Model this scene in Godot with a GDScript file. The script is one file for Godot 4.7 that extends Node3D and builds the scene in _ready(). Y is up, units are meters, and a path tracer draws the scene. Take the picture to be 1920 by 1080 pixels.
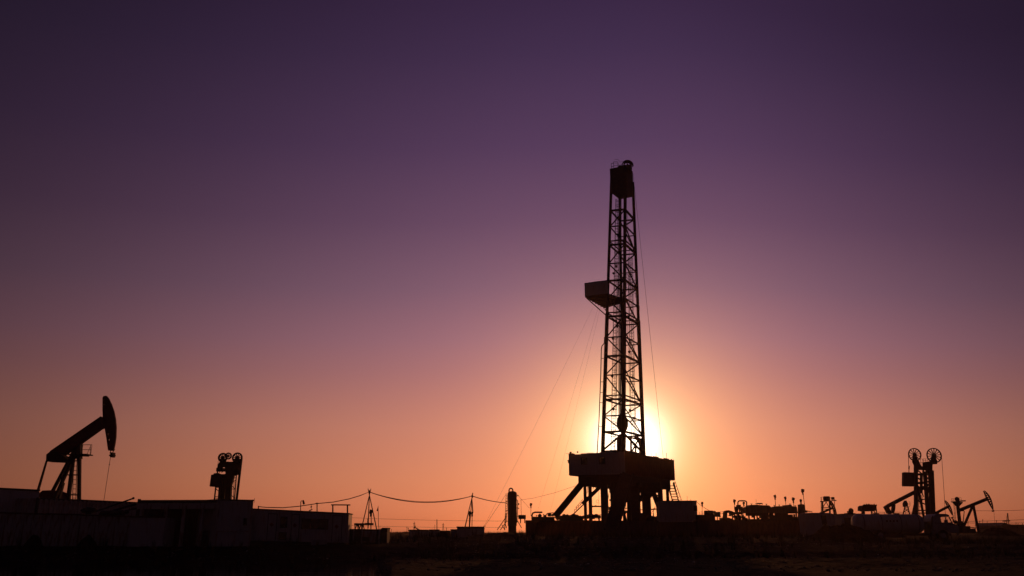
extends Node3D
# An oil field at sundown seen over a pond: camera, sky and sun first, then the ground, the rig, and everything round it.

const F := 1600.0
var eye := Vector3(0, 1.75, 0)
var pitch := atan(458.0 / 1600.0)
var O := Vector3.ZERO
var used := {}
var rng := RandomNumberGenerator.new()
var M := {}
var hills := FastNoiseLite.new()


# ---------------------------------------------------------------- helpers
func P(x: float, y: float, d: float) -> Vector3:      # a point d metres ahead of the camera position
	var b := (540.0 - y) / F
	var dir := Vector3((x - 960.0) / F, b * cos(pitch) + sin(pitch), b * sin(pitch) - cos(pitch))
	return eye + dir * (d / -dir.z)

func mpp(d: float) -> float:
	return d * 0.000601

func S() -> SurfaceTool:
	var st := SurfaceTool.new()
	st.begin(Mesh.PRIMITIVE_TRIANGLES)
	return st

func numbered(parent: Node, called: String) -> String:
	var key := str(parent.get_instance_id()) + called
	var n: int = used.get(key, 0)
	used[key] = n + 1
	return called if n == 0 else "%s_%03d" % [called, n]

func tag(o: Node, label: String, category: String, group := "") -> void:
	o.set_meta("label", label)
	o.set_meta("category", category)
	if group:
		o.set_meta("group", group)

func thing(called: String, at: Vector3, label: String, category: String, group := "") -> Node3D:
	var o := Node3D.new()
	o.name = numbered(self, called)
	o.position = at
	O = at
	add_child(o)
	tag(o, label, category, group)
	return o

func part(st: SurfaceTool, called: String, m: Material, parent: Node3D, label := "") -> MeshInstance3D:
	st.generate_normals()
	st.set_material(m)
	var o := MeshInstance3D.new()
	o.mesh = st.commit()
	o.name = numbered(parent, called)
	if parent == self:
		o.position = O
	if label:
		o.set_meta("label", label)
	parent.add_child(o)
	return o

func single(st: SurfaceTool, called: String, m: Material, label: String, category: String, group := "") -> MeshInstance3D:
	var o := part(st, called, m, self)
	tag(o, label, category, group)
	return o

func v(st: SurfaceTool, p: Vector3) -> void:
	st.add_vertex(p - O)

func tri(st: SurfaceTool, a: Vector3, b: Vector3, c: Vector3, inside: Vector3) -> void:
	if (b - a).cross(c - a).dot((a + b + c) / 3.0 - inside) > 0.0:
		v(st, a); v(st, c); v(st, b)
	else:
		v(st, a); v(st, b); v(st, c)

func quad(st: SurfaceTool, a: Vector3, b: Vector3, c: Vector3, d: Vector3, inside: Vector3) -> void:
	tri(st, a, b, c, inside)
	tri(st, a, c, d, inside)

func hexa(st: SurfaceTool, p: Array) -> void:         # bottom loop 0-3, top loop 4-7
	st.set_smooth_group(-1)
	var m := Vector3.ZERO
	for q in p:
		m += q / 8.0
	quad(st, p[0], p[1], p[2], p[3], m)
	quad(st, p[4], p[5], p[6], p[7], m)
	for i in 4:
		var j := (i + 1) % 4
		quad(st, p[i], p[j], p[j + 4], p[i + 4], m)

func beam(st: SurfaceTool, a: Vector3, b: Vector3, w: float, h := 0.0) -> void:
	if h == 0.0:
		h = w
	var dir := (b - a).normalized()
	var s := dir.cross(Vector3.BACK)
	if s.length() < 0.1:
		s = dir.cross(Vector3.UP)
	s = s.normalized() * w / 2.0
	var t := dir.cross(s).normalized() * h / 2.0
	hexa(st, [a - s - t, a + s - t, a + s + t, a - s + t, b - s - t, b + s - t, b + s + t, b - s + t])

func B(st: SurfaceTool, x0: float, y0: float, x1: float, y1: float, d: float, w: float, h := 0.0) -> void:   # w in photo pixels across the view, h in metres along it
	beam(st, P(x0, y0, d), P(x1, y1, d), w * mpp(d), h if h > 0.0 else w * mpp(d))

func tube(st: SurfaceTool, pts: Array, r: float, n := 7, r_end := -1.0) -> void:
	var rings := []
	var prev := Vector3.ZERO
	for i in pts.size():
		var dir: Vector3 = (pts[mini(i + 1, pts.size() - 1)] - pts[maxi(i - 1, 0)]).normalized()
		var s := dir.cross(Vector3.UP) if prev == Vector3.ZERO else prev - dir * prev.dot(dir)
		if s.length() < 0.05:
			s = dir.cross(Vector3.RIGHT)
		s = s.normalized()
		prev = s
		var t := dir.cross(s)
		var rr := r if r_end < 0.0 else lerpf(r, r_end, float(i) / (pts.size() - 1))
		var ring := []
		for k in n:
			ring.append(pts[i] + (s * cos(TAU * k / n) + t * sin(TAU * k / n)) * rr)
		rings.append(ring)
	st.set_smooth_group(1)
	for i in pts.size() - 1:
		var m: Vector3 = (pts[i] + pts[i + 1]) / 2.0
		for k in n:
			var l := (k + 1) % n
			quad(st, rings[i][k], rings[i][l], rings[i + 1][l], rings[i + 1][k], m)
	st.set_smooth_group(-1)
	for e in [0, pts.size() - 1]:
		var o: Vector3 = pts[1] if e == 0 else pts[e - 1]
		for k in range(1, n - 1):
			tri(st, rings[e][0], rings[e][k], rings[e][k + 1], o)

func T(st: SurfaceTool, pts: Array, d: float, w: float, n := 7) -> void:     # a tube through photo points, w pixels across
	var q := []
	for p in pts:
		q.append(P(p[0], p[1], d))
	tube(st, q, w * mpp(d) / 2.0, n)

func rect(st: SurfaceTool, x0: float, y0: float, x1: float, y1: float, d: float, deep: float) -> void:
	var ym := (y0 + y1) / 2.0
	var a := P(x0, ym, d).x
	var b := P(x1, ym, d).x
	var lo := P(x0, y1, d).y
	var hi := P(x0, y0, d).y
	box(st, Vector3((a + b) / 2, (lo + hi) / 2, -d - deep / 2), Vector3(b - a, hi - lo, deep))

func box(st: SurfaceTool, c: Vector3, s: Vector3, turn := 0.0) -> void:
	var bx := Basis(Vector3.UP, turn)
	var p := []
	for y in [-0.5, 0.5]:
		for q in [[-0.5, -0.5], [0.5, -0.5], [0.5, 0.5], [-0.5, 0.5]]:
			p.append(c + bx * Vector3(s.x * q[0], s.y * y, s.z * q[1]))
	hexa(st, p)

func prism(st: SurfaceTool, pts: Array, d: float, deep: float) -> void:       # an outline with real thickness
	var poly := PackedVector2Array()
	for p in pts:
		var w := P(p[0], p[1], d)
		poly.append(Vector2(w.x, w.y))
	slab(st, poly, -d, -d - deep)

func slab(st: SurfaceTool, poly: PackedVector2Array, z0: float, z1: float) -> void:
	st.set_smooth_group(-1)
	var ix := Geometry2D.triangulate_polygon(poly)
	var zm := (z0 + z1) / 2.0
	for z in [z0, z1]:
		for i in range(0, ix.size(), 3):
			var a := poly[ix[i]]
			var b := poly[ix[i + 1]]
			var c := poly[ix[i + 2]]
			var m := (a + b + c) / 3.0
			tri(st, Vector3(a.x, a.y, z), Vector3(b.x, b.y, z), Vector3(c.x, c.y, z), Vector3(m.x, m.y, zm))
	var sgn := -1.0 if Geometry2D.is_polygon_clockwise(poly) else 1.0
	for i in poly.size():
		var a := poly[i]
		var b := poly[(i + 1) % poly.size()]
		var n := Vector2(b.y - a.y, a.x - b.x).normalized() * sgn
		var m := (a + b) / 2.0 - n * 0.01
		quad(st, Vector3(a.x, a.y, z0), Vector3(b.x, b.y, z0), Vector3(b.x, b.y, z1), Vector3(a.x, a.y, z1), Vector3(m.x, m.y, zm))

func drum(st: SurfaceTool, a: Vector3, b: Vector3, r: float, n := 16) -> void:
	tube(st, [a, b], r, n)

func ball(st: SurfaceTool, c: Vector3, r: Vector3, n := 8, rough := 0.0) -> void:
	st.set_smooth_group(1)
	var rows := []
	for i in n + 1:
		var row := []
		for k in n * 2:
			var u := PI * i / n
			var w := TAU * k / (n * 2)
			var q := Vector3(sin(u) * cos(w), cos(u), sin(u) * sin(w))
			row.append(c + q * r * (1.0 + rough * hills.get_noise_3d(q.x * 90 + c.x * 7, q.y * 90, q.z * 90)))
		rows.append(row)
	for i in n:
		for k in n * 2:
			var l := (k + 1) % (n * 2)
			if i > 0:
				tri(st, rows[i][k], rows[i][l], rows[i + 1][k], c)
			if i < n - 1:
				tri(st, rows[i][l], rows[i + 1][l], rows[i + 1][k], c)

# a wall-like box between two top corners; it goes back from the view by deep
func house(st: SurfaceTool, a: Vector3, b: Vector3, base_a: float, base_b: float, deep: float) -> void:
	var n := Vector3(b.z - a.z, 0, -(b.x - a.x)).normalized() * deep
	var a0 := Vector3(a.x, base_a, a.z)
	var b0 := Vector3(b.x, base_b, b.z)
	hexa(st, [a0, b0, b0 + n, a0 + n, a, b, b + n, a + n])

# ribs of pressed sheet standing proud of the front of a wall
func ribs(st: SurfaceTool, a: Vector3, b: Vector3, base_a: float, base_b: float, pitch_m: float, proud := 0.04) -> void:
	var n := Vector3(b.z - a.z, 0, -(b.x - a.x)).normalized()
	var along := (b - a).length()
	var k := int(along / pitch_m)
	for i in k:
		var t0 := (i + 0.25) / k
		var t1 := (i + 0.75) / k
		var p := a.lerp(b, t0) - Vector3(0, 0.06, 0)
		var q := a.lerp(b, t1) - Vector3(0, 0.06, 0)
		var p0 := Vector3(p.x, lerpf(base_a, base_b, t0) + 0.06, p.z)
		var q0 := Vector3(q.x, lerpf(base_a, base_b, t1) + 0.06, q.z)
		hexa(st, [p0 - n * proud, q0 - n * proud, q0 + n * 0.02, p0 + n * 0.02, p - n * proud, q - n * proud, q + n * 0.02, p + n * 0.02])

# a flat piece laid on such a wall, by fractions along and by heights in metres above the base
func plate(st: SurfaceTool, a: Vector3, b: Vector3, t0: float, t1: float, y0: float, y1: float, out: float, into := 0.02) -> void:
	var n := Vector3(b.z - a.z, 0, -(b.x - a.x)).normalized()
	var p := a.lerp(b, t0)
	var q := a.lerp(b, t1)
	var pl := Vector3(p.x, p.y + y0, p.z)
	var ql := Vector3(q.x, q.y + y0, q.z)
	var up := Vector3(0, y1 - y0, 0)
	hexa(st, [pl - n * out, ql - n * out, ql + n * into, pl + n * into, pl - n * out + up, ql - n * out + up, ql + n * into + up, pl + n * into + up])

# same with photo corners on a plane
func ladder(st: SurfaceTool, x0: float, y0: float, x1: float, y1: float, d: float, wide: float, step := 0.3, r := 0.022) -> void:
	var a := P(x0, y0, d)
	var b := P(x1, y1, d)
	var s := Vector3(wide / 2.0, 0, 0)
	rungs(st, a, b, s, step, r)

func rungs(st: SurfaceTool, a: Vector3, b: Vector3, s: Vector3, step: float, r: float) -> void:
	tube(st, [a - s, b - s], r * 1.3, 5)
	tube(st, [a + s, b + s], r * 1.3, 5)
	var n := int((b - a).length() / step)
	for i in range(1, n):
		var m := a.lerp(b, float(i) / n)
		tube(st, [m - s, m + s], r, 4)

func cage(st: SurfaceTool, a: Vector3, b: Vector3, side: Vector3, back: Vector3, r: float) -> void:
	var n := int((b - a).length() / 0.9)
	for i in n + 1:
		var m := a.lerp(b, float(i) / n)
		tube(st, [m - side, m - side * 1.2 + back * 0.6, m + back, m + side * 1.2 + back * 0.6, m + side], r, 4)
	for q in [-side * 1.2 + back * 0.6, back, side * 1.2 + back * 0.6]:
		tube(st, [a + q, b + q], r, 4)

func railing(st: SurfaceTool, a: Vector3, b: Vector3, high := 1.1, gap := 1.4, r := 0.028) -> void:
	var n := maxi(1, int((b - a).length() / gap))
	for i in n + 1:
		var m := a.lerp(b, float(i) / n)
		tube(st, [m, m + Vector3(0, high, 0)], r, 5)
	for k in [0.5, 1.0]:
		tube(st, [a + Vector3(0, high * k, 0), b + Vector3(0, high * k, 0)], r, 5)

# horsehead web: a band between two edges, cut by a row of slots
func band(st: SurfaceTool, inner: Array, outer: Array, d: float, deep: float, cells: int, cut: Array) -> void:
	var pick := func(e: Array, t: float) -> Vector2:
		var u := t * (e.size() - 1)
		var i := mini(int(u), e.size() - 2)
		var w: float = u - i
		var p := P(lerpf(e[i][0], e[i + 1][0], w), lerpf(e[i][1], e[i + 1][1], w), d)
		return Vector2(p.x, p.y)
	for k in cells:
		var t0 := float(k) / cells
		var t1 := float(k + 1) / cells
		var i0: Vector2 = pick.call(inner, t0)
		var i1: Vector2 = pick.call(inner, t1)
		var o0: Vector2 = pick.call(outer, t0)
		var o1: Vector2 = pick.call(outer, t1)
		var parts := [[0.0, 1.0]]
		for c in cut:
			if c[0] == k or (c[0] < 0 and k % 2 == 1 and k < cells - 1):
				parts = [[0.0, c[1]], [c[2], 1.0]]
		for s in parts:
			slab(st, PackedVector2Array([i0.lerp(o0, s[0]), i0.lerp(o0, s[1]), i1.lerp(o1, s[1]), i1.lerp(o1, s[0])]), -d, -d - deep)

func wheel(parent: Node3D, called: String, c: Vector3, r: float, spokes: int, wide: float, m: Material, rim := 0.1, hub := 0.2, spoke := 0.09) -> void:
	var st := S()
	var pts := []
	for i in 25:
		pts.append(c + Vector3(cos(TAU * i / 24), sin(TAU * i / 24), 0) * (r - rim / 2))
	for s in [-wide / 2, wide / 2]:
		var q := []
		for p in pts:
			q.append(p + Vector3(0, 0, s))
		tube(st, q, rim / 2, 5)
	for i in 24:
		beam(st, pts[i], pts[i + 1], rim * 0.6, wide)
	var o := part(st, called, m, parent)
	for i in spokes:
		st = S()
		var a := TAU * (i + 0.3) / spokes
		var e := Vector3(cos(a), sin(a), 0)
		beam(st, c + e * r * hub * 0.8, c + e * (r - rim), r * spoke, wide * 0.6)
		part(st, "spoke", m, o)
	st = S()
	drum(st, c + Vector3(0, 0, wide * 0.9), c - Vector3(0, 0, wide * 0.9), r * hub, 12)
	part(st, "hub", m, o)

func noise(freq: float, octaves: int, kind := FastNoiseLite.TYPE_SIMPLEX_SMOOTH, sd := 1) -> FastNoiseLite:
	var n := FastNoiseLite.new()
	n.seed = sd
	n.noise_type = kind
	n.frequency = freq
	n.fractal_octaves = octaves
	return n

func tex(n: FastNoiseLite, stops: Array, size := 256) -> NoiseTexture2D:
	var t := NoiseTexture2D.new()
	t.width = size
	t.height = size
	t.seamless = true
	t.noise = n
	if stops.size():
		var g := Gradient.new()
		g.offsets = PackedFloat32Array()
		g.colors = PackedColorArray()
		var at := PackedFloat32Array()
		var col := PackedColorArray()
		for s in stops:
			at.append(s[0])
			col.append(Color(s[1], s[2], s[3]).linear_to_srgb())
		g.offsets = at
		g.colors = col
		t.color_ramp = g
	return t

func mat(called: String, stops: Array, rough: float, metal: float, scale: Vector3, freq := 0.02, sd := 1, bump := 0.0) -> StandardMaterial3D:
	var m := StandardMaterial3D.new()
	m.resource_name = called
	m.albedo_texture = tex(noise(freq, 5, FastNoiseLite.TYPE_SIMPLEX_SMOOTH, sd), stops)
	m.uv1_triplanar = true
	m.uv1_world_triplanar = true
	m.uv1_scale = scale
	m.roughness = rough
	m.metallic = metal
	if bump > 0.0:
		var t := NoiseTexture2D.new()
		t.width = 256
		t.height = 256
		t.seamless = true
		t.as_normal_map = true
		t.bump_strength = 6.0
		t.noise = noise(0.03, 5, FastNoiseLite.TYPE_SIMPLEX_SMOOTH, sd + 40)
		m.normal_enabled = true
		m.normal_texture = t
		m.normal_scale = bump
	M[called] = m
	return m


# ---------------------------------------------------------------- sky
func s2l(c: Array) -> Vector3:
	var k := Color(c[0] / 255.0, c[1] / 255.0, c[2] / 255.0).srgb_to_linear()
	return Vector3(k.r, k.g, k.b)

func sky_picture(sun: Vector3) -> ImageTexture:
	# colour by height above the horizon, about 18 degrees beside the sun; fading away from it; then the glow round it
	var rows := [[0.0, 217, 121, 80], [3.15, 206, 127, 92], [6.75, 188, 122, 103], [10.3, 158, 106, 107], [12.5, 141, 98, 109], [16.0, 116, 84, 102], [20.5, 93, 66, 90], [25.5, 74, 52, 80], [31.5, 57, 40, 67], [34.6, 50, 34, 60], [50.0, 33, 23, 44], [90.0, 22, 16, 33]]
	var w := 1440
	var h := 720
	var im := Image.create(w, h, false, Image.FORMAT_RGBF)
	var sun_flat := Vector2(sun.x, sun.z).normalized()
	var ramp := []
	for n in 902:
		var e := n * 0.1
		var c := s2l(rows[rows.size() - 1].slice(1))
		for i in rows.size() - 1:
			if e >= rows[i][0] and e <= rows[i + 1][0]:
				c = s2l(rows[i].slice(1)).lerp(s2l(rows[i + 1].slice(1)), (e - rows[i][0]) / (rows[i + 1][0] - rows[i][0]))
		ramp.append(c)
	for y in h:
		var el := 90.0 - 180.0 * (y + 0.5) / h
		var e := maxf(el, 0.0)
		if el < -1.0:
			for x in w:
				im.set_pixel(x, y, Color(0.05, 0.03, 0.025))
			continue
		var ce := cos(deg_to_rad(e))
		var se := sin(deg_to_rad(e))
		for x in w:
			var az := TAU * (x + 0.5) / w
			var dir := Vector3(sin(az) * ce, se, -cos(az) * ce)
			var phi := rad_to_deg(acos(clampf(Vector2(sin(az), -cos(az)).dot(sun_flat), -1.0, 1.0)))
			var lift := 0.08
			if sun_flat.cross(Vector2(sin(az), -cos(az))) > 0.0:
				phi *= 1.27
				lift = 0.36      # the air is a little darker to the right of the sun
			var far := exp(-pow(phi / 34.0, 2.0))
			far = lerpf(far, 0.45, smoothstep(45.0, 90.0, e))
			var up: float = minf(e * (1.0 + lift * (1.0 - far)), 89.9)
			var c: Vector3 = ramp[int(up * 10.0)].lerp(ramp[int(up * 10.0) + 1], fposmod(up * 10.0, 1.0))
			var th := rad_to_deg(acos(clampf(dir.dot(sun), -1.0, 1.0)))
			var k := 0.05 + 1.27 * far
			var q := c * k + Vector3(0.006, 0.0045, 0.009) * (1.0 - far)
			q += Vector3(0.52, 0.27, 0.06) * exp(-pow(th / 6.8, 2.0)) + Vector3(0.5, 0.5, 0.2) * exp(-pow(th / 3.4, 2.0)) + Vector3(2.0, 2.0, 1.9) * exp(-pow(th / 1.9, 2.0)) + Vector3(0.06, 0.02, 0.012) * exp(-pow(th / 12.0, 2.0))
			im.set_pixel(x, y, Color(q.x, q.y, q.z))
	return ImageTexture.create_from_image(im)


# ---------------------------------------------------------------- ground
func ground_at(x: float, d: float) -> float:
	var n := hills.get_noise_2d(x * 2.0, d * 2.0)
	var n2 := hills.get_noise_2d(x * 14.0 + 300.0, d * 14.0)
	var shore := 51.0 + 2.0 * hills.get_noise_2d(x * 1.3, 900.0)
	var g := smoothstep(shore - 5.0, shore + 12.0, d)
	var y := -0.55 + 1.4 * g + 0.02 * sin(d * 0.9 + n * 6.0)
	var px := x / d * 1660.0 + 960.0
	var mid := smoothstep(690.0, 790.0, px) * (1.0 - smoothstep(1480.0, 1600.0, px))
	y = maxf(y, lerpf(-1.0, 0.22 + 0.1 * n, smoothstep(680.0, 735.0, px + 30.0 * n)))      # bare mud to the right of the pond
	y += 0.45 * mid * smoothstep(60.0, 70.0, d) + 0.45 * (1.0 - mid) * smoothstep(95.0, 130.0, d)
	var ruts := 0.05 * sin(d * 2.1 + 1.5 * hills.get_noise_2d(x * 1.5, 40.0)) * (0.5 + n2)
	return y + (0.09 * n + 0.06 * n2 + ruts) * smoothstep(34.0, 40.0, d)

func build_ground() -> void:
	var xs := [-4000.0, -1500.0, -700.0, -350.0, -200.0, -120.0, -90.0, -72.0]
	var x := -60.0
	while x <= 75.0:
		xs.append(x)
		x += 0.75
	xs.append_array([85.0, 105.0, 140.0, 220.0, 400.0, 800.0, 1500.0, 4000.0])
	var ds := [-600.0, -60.0, 0.0, 20.0, 34.0]
	var d := 38.0
	while d <= 80.0:
		ds.append(d)
		d += 0.5
	while d <= 160.0:
		ds.append(d)
		d += 3.0
	ds.append_array([190.0, 240.0, 320.0, 450.0, 700.0, 1200.0, 2200.0, 4000.0])
	var st := S()
	O = Vector3.ZERO
	st.set_smooth_group(1)
	for q in ds:
		for p in xs:
			v(st, Vector3(p, ground_at(p, maxf(q, 1.0)) if q > 0.0 else -0.55, -q))
	var nx := xs.size()
	for j in ds.size() - 1:
		for i in nx - 1:
			var a := j * nx + i
			st.add_index(a); st.add_index(a + nx); st.add_index(a + 1)
			st.add_index(a + 1); st.add_index(a + nx); st.add_index(a + nx + 1)
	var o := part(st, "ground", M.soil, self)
	o.set_meta("kind", "structure")
	st = S()
	st.set_smooth_group(-1)
	var wide := [Vector3(-400, 0, 200), Vector3(400, 0, 200), Vector3(400, 0, -58), Vector3(-400, 0, -58)]
	quad(st, wide[0], wide[1], wide[2], wide[3], Vector3(0, -1, 0))
	o = part(st, "water", M.water, self)
	o.set_meta("kind", "structure")

func scatter() -> void:
	# stones and dry weeds on the bank: nobody could count them
	var st := S()
	O = Vector3.ZERO
	ball(st, Vector3.ZERO, Vector3(0.5, 0.3, 0.4), 3, 0.6)
	st.generate_normals()
	st.set_material(M.stone)
	stuff("pebbles", st.commit(), 3600, 0.04, 0.22, 36.0, 74.0)
	st = S()
	ball(st, Vector3.ZERO, Vector3(0.5, 0.35, 0.3), 3, 0.4)
	st.generate_normals()
	st.set_material(M.white)
	stuff("litter_scraps", st.commit(), 90, 0.06, 0.2, 38.0, 72.0)
	st = S()
	st.set_smooth_group(-1)
	for i in 14:
		var a := rng.randf() * TAU
		var r := rng.randf() * 0.18
		var b := Vector3(cos(a) * r, 0, sin(a) * r)
		var tip := b * 2.4 + Vector3(0, 0.35 + rng.randf() * 0.6, 0)
		var s := Vector3(-sin(a), 0, cos(a)) * 0.025
		quad(st, b - s, b + s, tip + s * 0.2, tip - s * 0.2, b - Vector3(cos(a), 0, sin(a)))
	st.generate_normals()
	st.set_material(M.weed)
	stuff("dry_weeds", st.commit(), 2400, 0.25, 0.8, 52.0, 95.0)

func stuff(called: String, mesh: Mesh, n: int, lo: float, hi: float, d0: float, d1: float) -> void:
	var mm := MultiMesh.new()
	mm.transform_format = MultiMesh.TRANSFORM_3D
	mm.mesh = mesh
	mm.instance_count = n
	for i in n:
		var d := lerpf(d0, d1, rng.randf())
		var x := lerpf(-0.64, 0.64, rng.randf()) * d
		while hills.get_noise_2d(x * 3.0 + 50.0, d * 5.0) < rng.randf_range(-0.5, 0.5):
			d = lerpf(d0, d1, rng.randf())
			x = lerpf(-0.64, 0.64, rng.randf()) * d
		var s := lerpf(lo, hi, pow(rng.randf(), 2.0))
		mm.set_instance_transform(i, Transform3D(Basis(Vector3.UP, rng.randf() * TAU).scaled(Vector3(s, s, s)), Vector3(x, ground_at(x, d), -d)))
	var o := MultiMeshInstance3D.new()
	o.multimesh = mm
	o.name = called
	o.set_meta("kind", "stuff")
	o.set_meta("label", "small stones strewn over the dark bank" if called == "pebbles" else "pale scraps of litter strewn over the dark bank" if called == "litter_scraps" else "dry weeds growing in patches on the dark bank")
	add_child(o)

func mound(called: String, x0: float, x1: float, ytop: float, d: float, deep: float, label: String, skew := 0.5) -> void:
	var a := P(x0, 1000, d)
	var b := P(x1, 1000, d)
	var top := P((x0 + x1) / 2, ytop, d).y
	var base := Vector3((a.x + b.x) / 2, ground_at((a.x + b.x) / 2, d) - 0.2, -d)
	O = base
	var st := S()
	st.set_smooth_group(1)
	var nx := 44
	var nz := 16
	for j in nz + 1:
		for i in nx + 1:
			var u := float(i) / nx
			var w := float(j) / nz
			var k := u / skew * 0.5 if u < skew else 0.5 + (u - skew) / (1 - skew) * 0.5
			var hh := pow(sin(k * PI), 0.9) * pow(sin(w * PI), 0.8)
			var p := Vector3(lerpf(a.x, b.x, u), 0, -d + (0.5 - w) * deep)
			hh *= 1.0 + 0.35 * hills.get_noise_2d(p.x * 22.0, p.z * 22.0) + 0.15 * hills.get_noise_2d(p.x * 80.0, p.z * 80.0)
			v(st, Vector3(p.x, base.y + hh * (top - base.y), p.z))
	for j in nz:
		for i in nx:
			var q := j * (nx + 1) + i
			st.add_index(q); st.add_index(q + nx + 1); st.add_index(q + 1)
			st.add_index(q + 1); st.add_index(q + nx + 1); st.add_index(q + nx + 2)
	single(st, called, M.soil, label, "earth mound")


# ---------------------------------------------------------------- the drilling rig
var leg_low := {}
var leg_high := {}

func leg_at(k: String, y: float) -> Vector3:
	var a: Vector3 = leg_low[k]
	var b: Vector3 = leg_high[k]
	return a.lerp(b, (y - a.y) / (b.y - a.y))

func high(y: float) -> float:      # height of a photo line on the near leg
	return P(1169, y, 115.3).y

func build_rig() -> void:
	var fn := P(1171, 847.5, 113.5)
	var fl := P(1066, 851, 115.9)
	var fr := P(1264, 864, 127.0)
	fl.y = fn.y
	fr.y = fn.y
	var fb := fl + fr - fn
	var gy := ground_at(15, 115)
	var rig := thing("drilling_rig", Vector3(fn.x, gy, fn.z), "tall dark drilling rig with lattice mast and walled floor before the setting sun", "drilling rig")
	var deck := P(1171, 889, 113.5).y
	# mast legs
	leg_low = {"N": P(1168.5, 848, 115.0), "L": P(1130, 848, 115.8), "R": P(1207, 848, 121.0)}
	leg_high = {"N": P(1172.5, 330, 116.1), "L": P(1146.5, 330, 116.6), "R": P(1186, 330, 120.1)}
	for k in ["L", "R"]:
		leg_low[k].y = leg_low.N.y
		leg_high[k].y = leg_high.N.y
	leg_low.B = leg_low.L + leg_low.R - leg_low.N
	leg_high.B = leg_high.L + leg_high.R - leg_high.N
	for k in ["N", "L", "R", "B"]:
		var st := S()
		var w := 0.54 if k == "N" else (0.4 if k == "B" else 0.48)
		beam(st, leg_at(k, deck), leg_at(k, high(585)), w, w)
		beam(st, leg_at(k, high(585)), leg_at(k, high(318)), w * 0.78, w * 0.78)
		part(st, "mast_leg", M.steel, rig)
	# bracing on the four sides: main girts, mid girts and zigzags
	var mains := [389.5, 455.0, 523.0, 591.0, 666.0, 748.0, 809.0]
	var mids := [420.0, 490.5, 557.0, 630.5, 702.0, 779.0, 828.0]
	for side in ["LN", "NR", "RB", "BL"]:
		var a: String = side[0]
		var b: String = side[1]
		var thick := 0.2 if side in ["LN", "NR"] else 0.15
		for i in mains.size():
			var st := S()
			var y := high(mains[i])
			beam(st, leg_at(a, y), leg_at(b, y), thick * 1.25, thick * 1.25)
			if i == 1 or i == 3 or i == 5:
				var y2 := high(mains[i] - 7.5)
				beam(st, leg_at(a, y2), leg_at(b, y2), thick * 0.8, thick * 0.8)
			part(st, "mast_girt", M.steel, rig)
			if i < mains.size() - 1:
				if side == "BL":
					continue
				var ym := high(mids[i])
				var yn := high(mains[i + 1])
				st = S()
				beam(st, leg_at(a, ym), leg_at(b, ym), thick * 0.8, thick * 0.8)
				part(st, "mast_girt", M.steel, rig)
				var from: String = b if side in ["LN", "BL"] else a
				var to: String = a if side in ["LN", "BL"] else b
				if side == "NR":
					from = "R"
					to = "N"
				if side == "RB":
					st = S()
					beam(st, leg_at("B", y), leg_at("R", yn), 0.14, 0.14)
					part(st, "mast_brace", M.steel, rig)
					continue
				st = S()
				beam(st, leg_at(from, y), leg_at(to, ym), thick * 0.85, thick * 0.85)
				part(st, "mast_brace", M.steel, rig)
				st = S()
				beam(st, leg_at(to, ym), leg_at(from, yn), thick * 0.75, thick * 0.75)
				part(st, "mast_brace", M.steel, rig)
		if side in ["LN", "NR"]:
			var st := S()
			var y0 := high(812)
			var from := leg_at("N", y0)
			beam(st, from, leg_at("L" if side == "LN" else "R", high(844)), 0.26, 0.22)
			part(st, "mast_brace", M.steel, rig)
			st = S()
			beam(st, leg_at(a, high(846)), leg_at(b, high(846)), 0.3, 0.3)
			part(st, "mast_girt", M.steel, rig)
	# gusset lamps hung in the mast
	for q in [["L", "N", 437.0, 0.55], ["L", "N", 497.0, 0.5], ["L", "N", 510.0, 0.35], ["N", "R", 505.0, 0.5], ["L", "N", 600.0, 0.5], ["L", "N", 611.0, 0.62], ["L", "N", 705.0, 0.4], ["N", "R", 702.0, 0.5], ["L", "N", 634.0, 0.4], ["N", "R", 636.0, 0.4], ["N", "R", 588.0, 0.3], ["L", "N", 767.0, 0.5], ["N", "R", 779.0, 0.55], ["L", "N", 751.0, 0.35], ["N", "R", 766.0, 0.35], ["L", "N", 812.0, 0.5], ["N", "R", 655.0, 0.35]]:
		var st := S()
		var m := leg_at(q[0], high(q[2])).lerp(leg_at(q[1], high(q[2])), q[3])
		tube(st, [m + Vector3(-0.22, 0.1, 0.1), m + Vector3(0.05, -0.06, 0.15)], 0.12, 7, 0.2)
		beam(st, m + Vector3(-0.05, 0, 0.1), m + Vector3(0.05, 0.35, 0), 0.06)
		part(st, "mast_lamp", M.steel, rig)
	# two caged ladders inside
	var inward: Vector3 = (leg_low.R - leg_low.N).normalized()
	for q in [["L", "N", 0.42, 365.0], ["N", "R", 0.5, 470.0]]:
		var st := S()
		var a: Vector3 = leg_at(q[0], high(842)).lerp(leg_at(q[1], high(842)), q[2]) + inward * (0.6 if q[0] == "L" else 0.0) + Vector3(0, 0, -0.3)
		var b: Vector3 = leg_at(q[0], high(q[3])).lerp(leg_at(q[1], high(q[3])), q[2]) + inward * (0.4 if q[0] == "L" else 0.0) + Vector3(0, 0, -0.3)
		var s := Vector3(0.22, 0, 0)
		rungs(st, a, b, s, 0.42, 0.028)
		cage(st, a, b, s * 1.3, Vector3(0.1, 0, -0.6), 0.027)
		part(st, "caged_ladder", M.steel, rig)
	# crown: plated box with a cut-off lower edge, the block, the hoop rails
	var st := S()
	var mc: Vector3 = (leg_high.L + leg_high.R) / 2.0
	var box_low := []
	var box_top := []
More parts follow.
